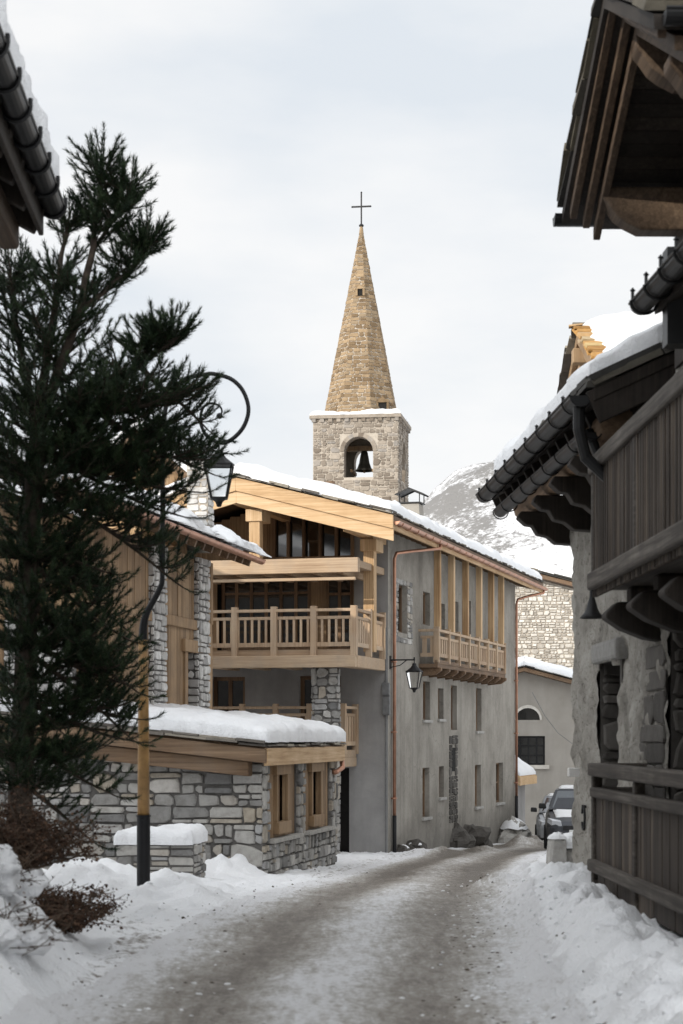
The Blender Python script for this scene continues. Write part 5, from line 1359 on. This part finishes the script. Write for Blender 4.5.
# a few limbs aimed along the lane side, as in the low outline at the right
for px, py, tx, ty in ((112, 395, 218, 462), (95, 410, 212, 486), (142, 368, 208, 432), (34, 480, 190, 588), (32, 520, 150, 618), (30, 560, 140, 640), (28, 600, 150, 690), (36, 455, 205, 500), (38, 430, 212, 452), (40, 415, 214, 408), (36, 440, 185, 520), (26, 640, 140, 690), (24, 690, 140, 720), (26, 650, 150, 715), (24, 700, 140, 745), (22, 740, 125, 790), (21, 780, 95, 830), (30, 540, 110, 570), (27, 620, 120, 670), (34, 470, 160, 470), (28, 590, 70, 640), (26, 690, 70, 730), (33, 500, 80, 520)):
    a, b = tp(px, py), tp(tx, ty, u_(-.5, .4)); v = b - a; el = math.atan2(v.z, math.hypot(v.x, v.y))
    branch(a, math.atan2(v.y, v.x), v.length * .97, el - .12, .03, .022)
trunkmb.build('trunk', 'bark', pt, smooth=True)
ned.build('crown', 'needles', pt)
print('needles', len(ned.f))

# ================================================================ SHRUBS ON THE LEFT BANK
def shrub(name, x, y, n, h, spread, leafy, label, snowcaps=0):
    z = height(x, y) - .05; e = empty(name, (x, y, z), label, 'shrub'); t, l = MB(), MB()
    for k in range(n):
        az = u_(0, 6.28); el = u_(.35, 1.3); d = Vector((math.cos(az) * math.cos(el), math.sin(az) * math.cos(el), math.sin(el)))
        L = h * u_(.5, 1.05); pts = curve(Vector((u_(-.15, .15), u_(-.15, .15), 0)), d, L * (1 + spread * (1.2 - el)), 7, -.02, .16)
        t.tube(pts, [lerp(.009, .003, i / 7) for i in range(8)], 4, 0, .5, False)
        for i in range(2, 8):
            for rep in range(2):
                a2 = u_(0, 6.28); q = curve(pts[i], Vector((math.cos(a2), math.sin(a2), u_(-.2, .7))), u_(.08, .28), 3, 0, .2); t.tube(q, [.004, .003, .003, .002], 3, 0, .5, False)
                for c in range(leafy):
                    p = q[rt.randint(1, 3)] + Vector((u_(-.03, .03), u_(-.03, .03), u_(-.03, .03))); a = Vector((u_(-1, 1), u_(-1, 1), u_(-1, .4))).normalized(); b = a.cross(Vector((u_(-1, 1), u_(-1, 1), u_(-1, 1)))).normalized()
                    s1, s2 = u_(.018, .036), u_(.008, .015)
                    l.face([p, p + a * s1 * .5 + b * s2, p + a * s1, p + a * s1 * .5 - b * s2], 0, rt.random())
    t.build('stems', 'twig', e)
    if l.f: l.build('leaves', 'dry_leaf', e)
    if snowcaps:
        s_ = MB()
        for k in range(snowcaps):
            c = Vector((u_(-spread, spread) * h * 1.5, u_(-.4, .4), 0)); c.z = h * u_(.2, .75) * (1 - .5 * abs(c.x) / h); r_ = u_(.06, .14)
            def blob(u, v, c=c, r_=r_):
                th, ph = u * 6.2832, (v - .5) * 3.1416; d = Vector((math.cos(ph) * math.cos(th), math.cos(ph) * math.sin(th), math.sin(ph)))
                return c + Vector((d.x, d.y, d.z * (.62 if d.z > 0 else .5))) * r_ * (1.15 + .6 * fbm(d.x * 1.3 + c.x * 9, d.y * 1.3, d.z * 1.3 + c.y * 7, 4))
            s_.grid(blob, 20, 12)
        s_.build('snow_caps', 'snow', e, smooth=True, dirt=[-.3] * len(s_.v))
shrub('bare_shrub', -2.55, 15.8, 80, .55, .55, 7, 'reddish brown bush with dry leaves at the foot of the pine')
shrub('bare_shrub', -2.13, 15.1, 44, .34, .7, 6, 'low brown twiggy bush spilling over the snow bank edge')
shrub('snowy_shrub', -2.45, 13.3, 26, .42, .6, 1, 'low shrub almost buried in lumps of snow at the left edge', 26)
shrub('snowy_shrub', -2.05, 11.9, 18, .3, .6, 1, 'small snow buried shrub nearest the bottom left corner', 14)
def fallen(name, n, seed):
    pass

# ================================================================ STONE PLANTER, BOLLARD, BOULDERS
pc = at(155, 866, 28.2); pl = empty('stone_planter', (pc.x, 28.2, g(28.2) - .1), 'low square stone planter capped with snow behind the lamp post', 'planter', rz=R(-4))
m = MB(); zt = at(155, 845, 28.2).z - (g(28.2) - .1); hw = .55
MPf = lambda u, z, d: (u, -d, z); MPr = lambda u, z, d: (hw + d, u, z)
m.box(-hw, hw, .0, 1.1, -.3, zt - .01, 0); stones(m, MPf, -hw, hw, -.1, zt, (), (.1, .2), (.2, .45), .02, .03, 1); stones(m, MPr, 0, 1.1, -.1, zt, (), (.1, .2), (.2, .45), .02, .03, 1)
m.build('wall', ['mortar', 'stone_grey'], pl)
snow_slab(pl, bil((-hw - .02, -.04, zt), (hw + .02, -.04, zt), (hw + .02, 1.12, zt), (-hw - .02, 1.12, zt)), (0, 0, 1), .24, 30, 30, .2, .2, 3.3, .5, (1, 1, 1, 1), .35, LU=1.3, LV=1.1, name='snow', ragged=.08)

bp = at(555, 878, 26.5); bz = height(bp.x, 26.5) - .25
bo = empty('stone_bollard', (bp.x, 26.5, bz), 'upright pale stone block half buried in snow at the house corner', 'bollard', rz=R(12))
m = MB(); H_ = at(555, 838, 26.5).z - bz
def blockfn(z, k): return 1 + .05 * nz(z * 3 + k, k)
sec = [(0, 1.0), (.35, .97), (.7, .9), (.95, .82), (1.0, .7)]
b0 = 0
prof = []
for f_, s_ in sec:
    hx, hy = .13 * s_, .12 * s_
    for (a, b) in ((-1, -.7), (-.7, -1), (.7, -1), (1, -.7), (1, .7), (.7, 1), (-.7, 1), (-1, .7)):
        m.v.append((a * hx * (1 + .08 * nz(f_ * 4, a + b)) + .03 * f_, b * hy, f_ * H_))
for i in range(len(sec) - 1):
    for k in range(8): m.f.append((i * 8 + k, i * 8 + (k + 1) % 8, i * 8 + 8 + (k + 1) % 8, i * 8 + 8 + k)); m.m.append(0); m.t.append(.6)
m.f.append(tuple(32 + k for k in range(8))); m.m.append(0); m.t.append(.6)
m.build('block', 'stone_grey', bo, bevel=.01)
m = MB()
def cap(u, v):
    th = u * 6.2832; r_ = v * .135; return (r_ * math.cos(th) + .03, r_ * math.sin(th), H_ - .03 + .10 * math.sqrt(max(0, 1 - (v * .98) ** 2)) * (1 + .3 * nz(th, v * 3)))
m.grid(cap, 16, 6); m.build('snow', 'snow', bo, smooth=True, dirt=[-.3] * len(m.v))
m = MB(); m.box(.16, .75, .05, .5, -.1, H_ * .8, 0, .4); m.build('low_wall', 'stone_grey', bo, bevel=.06)
snow_slab(bo, bil((.14, .03, H_ * .8), (.78, .03, H_ * .8), (.78, .52, H_ * .8), (.14, .52, H_ * .8)), (0, 0, 1), .16, 14, 12, .15, .15, 6.1, .4, (1, 1, 1, 1), .4, LU=.64, LV=.5, name='snow')

def rock(px, py, Y, sx, sy, sz, seed, label, mat='boulder', snow=.0):
    p = at(px, py, Y); o = MB()
    def f(u, v):
        th, ph = u * 6.2832, (v - .5) * 3.1416; d = Vector((math.cos(ph) * math.cos(th), math.cos(ph) * math.sin(th), math.sin(ph)))
        k = 1 + .5 * fbm(d.x * 1.1 + seed, d.y * 1.1, d.z * 1.1, 3); k = round(k * 7) / 7 * .5 + k * .5
        return (d.x * sx * k, d.y * sy * k, d.z * sz * k)
    o.grid(f, 18, 12); b = o.build('boulder', mat); b.location = (p.x, Y, height(p.x, Y) + sz * .35); b.rotation_euler = (0, 0, seed)
    tag(b, label, 'boulder', 'boulders along the chalet wall')
    if snow:
        s_ = MB()
        def c(u, v):
            th = u * 6.2832; return (math.cos(th) * sx * v * .8, math.sin(th) * sy * v * .8, sz * (.86 + .2 * math.sqrt(max(0, 1 - v * v)) + .1 * nz(math.cos(th) * 2 + seed, math.sin(th) * 2)) - .5 * sz * v * v * .8)
        s_.grid(c, 18, 6); s_.build('snow', 'snow', b, smooth=True, dirt=[0] * len(s_.v))
rock(453, 838, 55.6, .62, .5, .55, 1.3, 'dark boulder under the niche, tallest of those at the chalet wall')
rock(470, 838, 56.8, .7, .5, .45, 2.7, 'wide dark boulder just right of the one under the niche')
rock(462, 842, 55.3, .4, .35, .3, 4.1, 'small dark boulder between the two large ones at the wall')
rock(415, 851, 49.9, .34, .25, .2, 5.2, 'snow dusted stone at the wall below the lantern', snow=1)
rock(403, 853, 49.0, .2, .2, .14, 6.3, 'little stone nearest the chalet downpipe', snow=1)
rock(514, 834, 62.2, .75, .55, .55, 7.7, 'snow topped grey boulder before the small porch', 'stone_grey', 1)

# crumbs of snow and frozen dirt thrown up along the lane
def clods(name, mat, n, label, spots, smin, smax):
    m = MB(); rc = random.Random(len(name))
    for k in range(n):
        y = 9.3 + 25 * rc.random() ** 1.7; x = spots(y, rc); s_ = rc.uniform(smin, smax) * (rc.random() ** 1.5 * .8 + .2)
        z = height(x, y); b = len(m.v); sd_ = rc.random() * 50; vs_ = []
        for i in range(5):
            for j in range(8):
                th, ph = j * .785, (i / 4 - .5) * 2.9; d = Vector((math.cos(ph) * math.cos(th), math.cos(ph) * math.sin(th), math.sin(ph)))
                q = s_ * (1 + .7 * nz(d.x * 1.4 + sd_, d.y * 1.4 + sd_, d.z * 1.4)); m.v.append((x + d.x * q * 1.2, y + d.y * q, z + d.z * q * .75 + s_ * .1))
        for i in range(4):
            for j in range(8): m.f.append((b + i * 8 + j, b + i * 8 + (j + 1) % 8, b + i * 8 + 8 + (j + 1) % 8, b + i * 8 + 8 + j)); m.m.append(0); m.t.append(rc.random())
    tag(m.build(name, mat, smooth=True, dirt=[-.1] * len(m.v)), label, 'snow crumbs' if mat == 'snow' else 'dirt crumbs', kind='stuff')
edge = lambda y, rc: (interp(RF, y) + rc.gauss(.25, .42)) if rc.random() < .65 else (interp(LF, y) + rc.gauss(.1, .5))
clods('snow_crumbs', 'snow', 1700, 'loose crumbs of snow scattered along both edges of the lane', edge, .006, .026)
clods('dirt_crumbs', 'dirt', 1500, 'brown frozen dirt crumbs scattered over the snow beside the wheel tracks', lambda y, rc: (interp(RF, y) + rc.gauss(-.12, .2)) if rc.random() < .65 else cx(y) - 1.35 + rc.gauss(0, .35), .004, .017)

# ================================================================ CARS
def car(x, y, rz, paint, label, s=1.0, tall=1.0):
    e = empty('parked_car', (x, y, height(x, y) - .02), label, 'car', 'cars parked beyond the corner', rz)
    m = MB()
    st = [(0, .62, .30, .60), (.06, .74, .24, .70), (.3, .83, .22, .80), (.75, .88, .22, .90), (1.15, .89, .22, .98), (3.2, .89, .24, 1.0), (3.8, .86, .28, 1.0), (4.1, .80, .32, .92), (4.16, .7, .4, .8)]
    k = 12; b0 = len(m.v)
    for (yy, w, zb_, zt_) in st:
        c = .10
        ring = [(-w + .05, zb_), (-w, zb_ + c), (-w - .01, .55), (-w + .02, zt_ - c * 1.1), (-w + .10, zt_ - .02), (-w * .5, zt_ + .015), (w * .5, zt_ + .015), (w - .10, zt_ - .02), (w - .02, zt_ - c * 1.1), (w + .01, .55), (w, zb_ + c), (w - .05, zb_)]
        m.v += [(a, yy, b * tall) for a, b in ring]
    for i in range(len(st) - 1):
        for q in range(k): m.f.append((b0 + i * k + q, b0 + i * k + (q + 1) % k, b0 + (i + 1) * k + (q + 1) % k, b0 + (i + 1) * k + q)); m.m.append(0); m.t.append(.5)
    for i in (0, len(st) - 1): m.f.append(tuple(b0 + i * k + q for q in range(k))); m.m.append(0); m.t.append(.5)
    zr = 1.47 * tall; zb_ = .97 * tall
    cab = [(1.0, .80, zb_, zb_), (1.72, .64, zb_, zr - .03), (2.0, .62, zb_, zr), (3.1, .62, zb_, zr - .02), (3.95, .70, zb_, zb_ + .05)]
    b1 = len(m.v)
    for yy, w, za, zt_ in cab: m.v += [(-.80, yy, za), (-w, yy, zt_), (-w * .8, yy, zt_ + .02), (w * .8, yy, zt_ + .02), (w, yy, zt_), (.80, yy, za)]
    for i in range(len(cab) - 1):
        for q in range(5): m.f.append((b1 + i * 6 + q, b1 + i * 6 + q + 1, b1 + i * 6 + 7 + q, b1 + i * 6 + 6 + q)); m.m.append(0); m.t.append(.5)
    body = m.build('body', paint, e, smooth=False, bevel=.02)
    g_ = MB()
    g_.face([(-.70, 1.06, zb_ + .055), (.70, 1.06, zb_ + .055), (.575, 1.655, zr - .05), (-.575, 1.655, zr - .05)]); g_.build('windscreen', 'glass_car', e)
    for sg in (-1, 1):
        g_ = MB(); g_.face([(sg * .812, 1.25, zb_ + .03), (sg * .80, 2.35, zb_ + .03), (sg * .648, 2.3, zr - .07), (sg * .66, 1.78, zr - .07)]); g_.face([(sg * .81, 2.43, zb_ + .03), (sg * .79, 3.5, zb_ + .06), (sg * .65, 3.05, zr - .08), (sg * .645, 2.38, zr - .07)]); g_.build('side_window', 'glass_car', e)
        h_ = MB(); h_.hexa([(sg * .44, -.005, .60 * tall), (sg * .70, .06, .60 * tall), (sg * .82, .30, .68 * tall), (sg * .5, .03, .62 * tall), (sg * .46, .01, .72 * tall), (sg * .70, .075, .745 * tall), (sg * .815, .32, .80 * tall), (sg * .5, .06, .76 * tall)]); h_.build('headlight', 'headlight', e, bevel=.01)
        q = MB(); q.hexa([(sg * .86, 1.28, zb_ + .01), (sg * 1.06, 1.25, zb_ + .02), (sg * 1.06, 1.40, zb_ + .03), (sg * .86, 1.42, zb_ + .02), (sg * .88, 1.28, zb_ + .15), (sg * 1.05, 1.25, zb_ + .16), (sg * 1.05, 1.36, zb_ + .16), (sg * .88, 1.38, zb_ + .15)]); q.build('mirror', 'black_plastic', e, bevel=.025)
        for yy in (.78, 3.35):
            t = MB(); r_ = .32; pr = [(r_ * .6, -.11), (r_ * .93, -.11), (r_, -.07), (r_, .07), (r_ * .93, .11), (r_ * .6, .11)]
            for i in range(len(pr) - 1):
                for a in range(24):
                    A0, A1 = 2 * math.pi * a / 24, 2 * math.pi * (a + 1) / 24
                    P_ = lambda q_, A_: (sg * .80 + q_[1], yy + q_[0] * math.cos(A_), .32 + q_[0] * math.sin(A_)); t.face([P_(pr[i], A0), P_(pr[i], A1), P_(pr[i + 1], A1), P_(pr[i + 1], A0)])
            wo = empty2 = t.build('wheel', 'rubber', e)
            t = MB(); t.tube([(sg * .80 - .06, yy, .32), (sg * .80 + .06, yy, .32)], r_ * .6, 16); t.build('rim', 'car_silver', wo)
    q = MB(); q.box(-.42, .42, -.02, .02, .50 * tall, .62 * tall); q.box(-.55, .55, -.025, .03, .30, .42); q.build('grille', 'black_plastic', e, bevel=.01)
    q = MB(); q.box(-.26, .26, -.035, -.021, .43, .53); q.build('number_plate', 'plate', e)
    q = MB(); q.box(-.5, .5, .93, .99, zb_ - .012, zb_ + .03); q.build('wiper', 'black_plastic', e)
    snow_slab(e, bil((-.55, 1.75, zr - .0), (.55, 1.75, zr - .0), (.56, 3.1, zr), (-.56, 3.1, zr)), (0, 0, 1), .07, 14, 14, .2, .2, x, .3, (1, 1, 1, 1), .4, LU=1.1, LV=1.3, name='snow')
    snow_slab(e, bil((-.6, .30, .80 * tall), (.6, .30, .80 * tall), (.68, .92, .955 * tall), (-.68, .92, .955 * tall)), (0, 0, 1), .05, 14, 10, .2, .15, y, .3, (1, 1, 1, 1), .5, LU=1.2, LV=.6, name='snow')
car(5.98, 50.2, R(-7), 'car_dark', 'dark grey car with snow on its bonnet beside the stone house corner', tall=1.03)
car(6.75, 60.5, R(-7), 'car_silver', 'silver car with snowy roof parked behind the dark grey one')

# ================================================================ CAMERA, SUN, SKY
cam = bpy.data.cameras.new('camera'); co = bpy.data.objects.new('camera', cam); COL.objects.link(co)
co.location = (0, 0, CAMZ); co.rotation_euler = (math.pi / 2, 0, 0)
cam.sensor_fit = 'VERTICAL'; cam.sensor_height = 36; cam.sensor_width = 24
cam.lens = FPX / 1024 * 36; cam.shift_y = (HY - 512) / 1024; cam.shift_x = 0
cam.dof.use_dof = True; cam.dof.focus_distance = 58; cam.dof.aperture_fstop = 4.0
cam.clip_end = 5000; scene.camera = co
EL, AZ = 21.0, 221.0                                    # sun height and compass bearing (clockwise from +Y)
sd = Vector((math.sin(R(AZ)) * math.cos(R(EL)), math.cos(R(AZ)) * math.cos(R(EL)), math.sin(R(EL))))
sl = bpy.data.lights.new('sun', 'SUN'); so = bpy.data.objects.new('sun', sl); COL.objects.link(so)
sl.energy = 3.3; sl.angle = R(.9); sl.color = (1, .93, .82); so.rotation_euler = sd.to_track_quat('Z', 'Y').to_euler()
wd = bpy.data.worlds.new('World'); scene.world = wd; wd.use_nodes = True
nt = wd.node_tree; bg = nt.nodes['Background']
sk = nt.nodes.new('ShaderNodeTexSky'); sk.sky_type = 'NISHITA'; sk.sun_disc = False; sk.sun_elevation = R(EL); sk.sun_rotation = R(AZ)
tc = nt.nodes.new('ShaderNodeTexCoord'); mp = nt.nodes.new('ShaderNodeMapping'); mp.inputs['Scale'].default_value = (1.6, 1.6, 4.2)
no = nt.nodes.new('ShaderNodeTexNoise'); no.inputs['Scale'].default_value = 2.6; no.inputs['Detail'].default_value = 6; no.inputs['Roughness'].default_value = .5
cr = nt.nodes.new('ShaderNodeValToRGB'); el = cr.color_ramp.elements
el[0].position, el[0].color = .36, (.80, .85, .905, 1); el[1].position, el[1].color = .6, (1.0, 1.0, 1.0, 1)
SKY = .10
ml = nt.nodes.new('ShaderNodeMix'); ml.data_type = 'RGBA'; ml.blend_type = 'MULTIPLY'; ml.inputs[0].default_value = 1; ml.inputs[7].default_value = (1 / SKY,) * 3 + (1,)
mx = nt.nodes.new('ShaderNodeMix'); mx.data_type = 'RGBA'; mx.inputs[0].default_value = .93       # thin cloud covers nearly all of the sky
lk = nt.links.new
lk(tc.outputs['Generated'], mp.inputs['Vector']); lk(mp.outputs['Vector'], no.inputs['Vector']); lk(no.outputs['Fac'], cr.inputs['Fac'])
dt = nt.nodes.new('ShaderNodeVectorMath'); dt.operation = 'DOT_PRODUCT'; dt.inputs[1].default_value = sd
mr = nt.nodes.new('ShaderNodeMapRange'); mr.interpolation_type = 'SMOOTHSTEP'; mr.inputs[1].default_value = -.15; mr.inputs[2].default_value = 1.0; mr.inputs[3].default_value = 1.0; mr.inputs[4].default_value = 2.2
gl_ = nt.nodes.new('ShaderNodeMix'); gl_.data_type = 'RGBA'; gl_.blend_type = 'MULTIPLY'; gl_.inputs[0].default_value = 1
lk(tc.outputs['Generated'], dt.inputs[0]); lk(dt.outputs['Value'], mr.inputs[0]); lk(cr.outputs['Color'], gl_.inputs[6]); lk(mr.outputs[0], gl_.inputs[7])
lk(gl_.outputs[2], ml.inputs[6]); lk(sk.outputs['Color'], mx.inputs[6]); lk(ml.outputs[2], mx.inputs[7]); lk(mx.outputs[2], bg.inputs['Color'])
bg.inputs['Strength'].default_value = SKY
vs = scene.view_settings; vs.view_transform = 'Standard'; vs.look = 'None'; vs.exposure = 0; vs.gamma = 1; vs.use_curve_mapping = False
scene.cycles.max_bounces = 6; scene.cycles.diffuse_bounces = 3
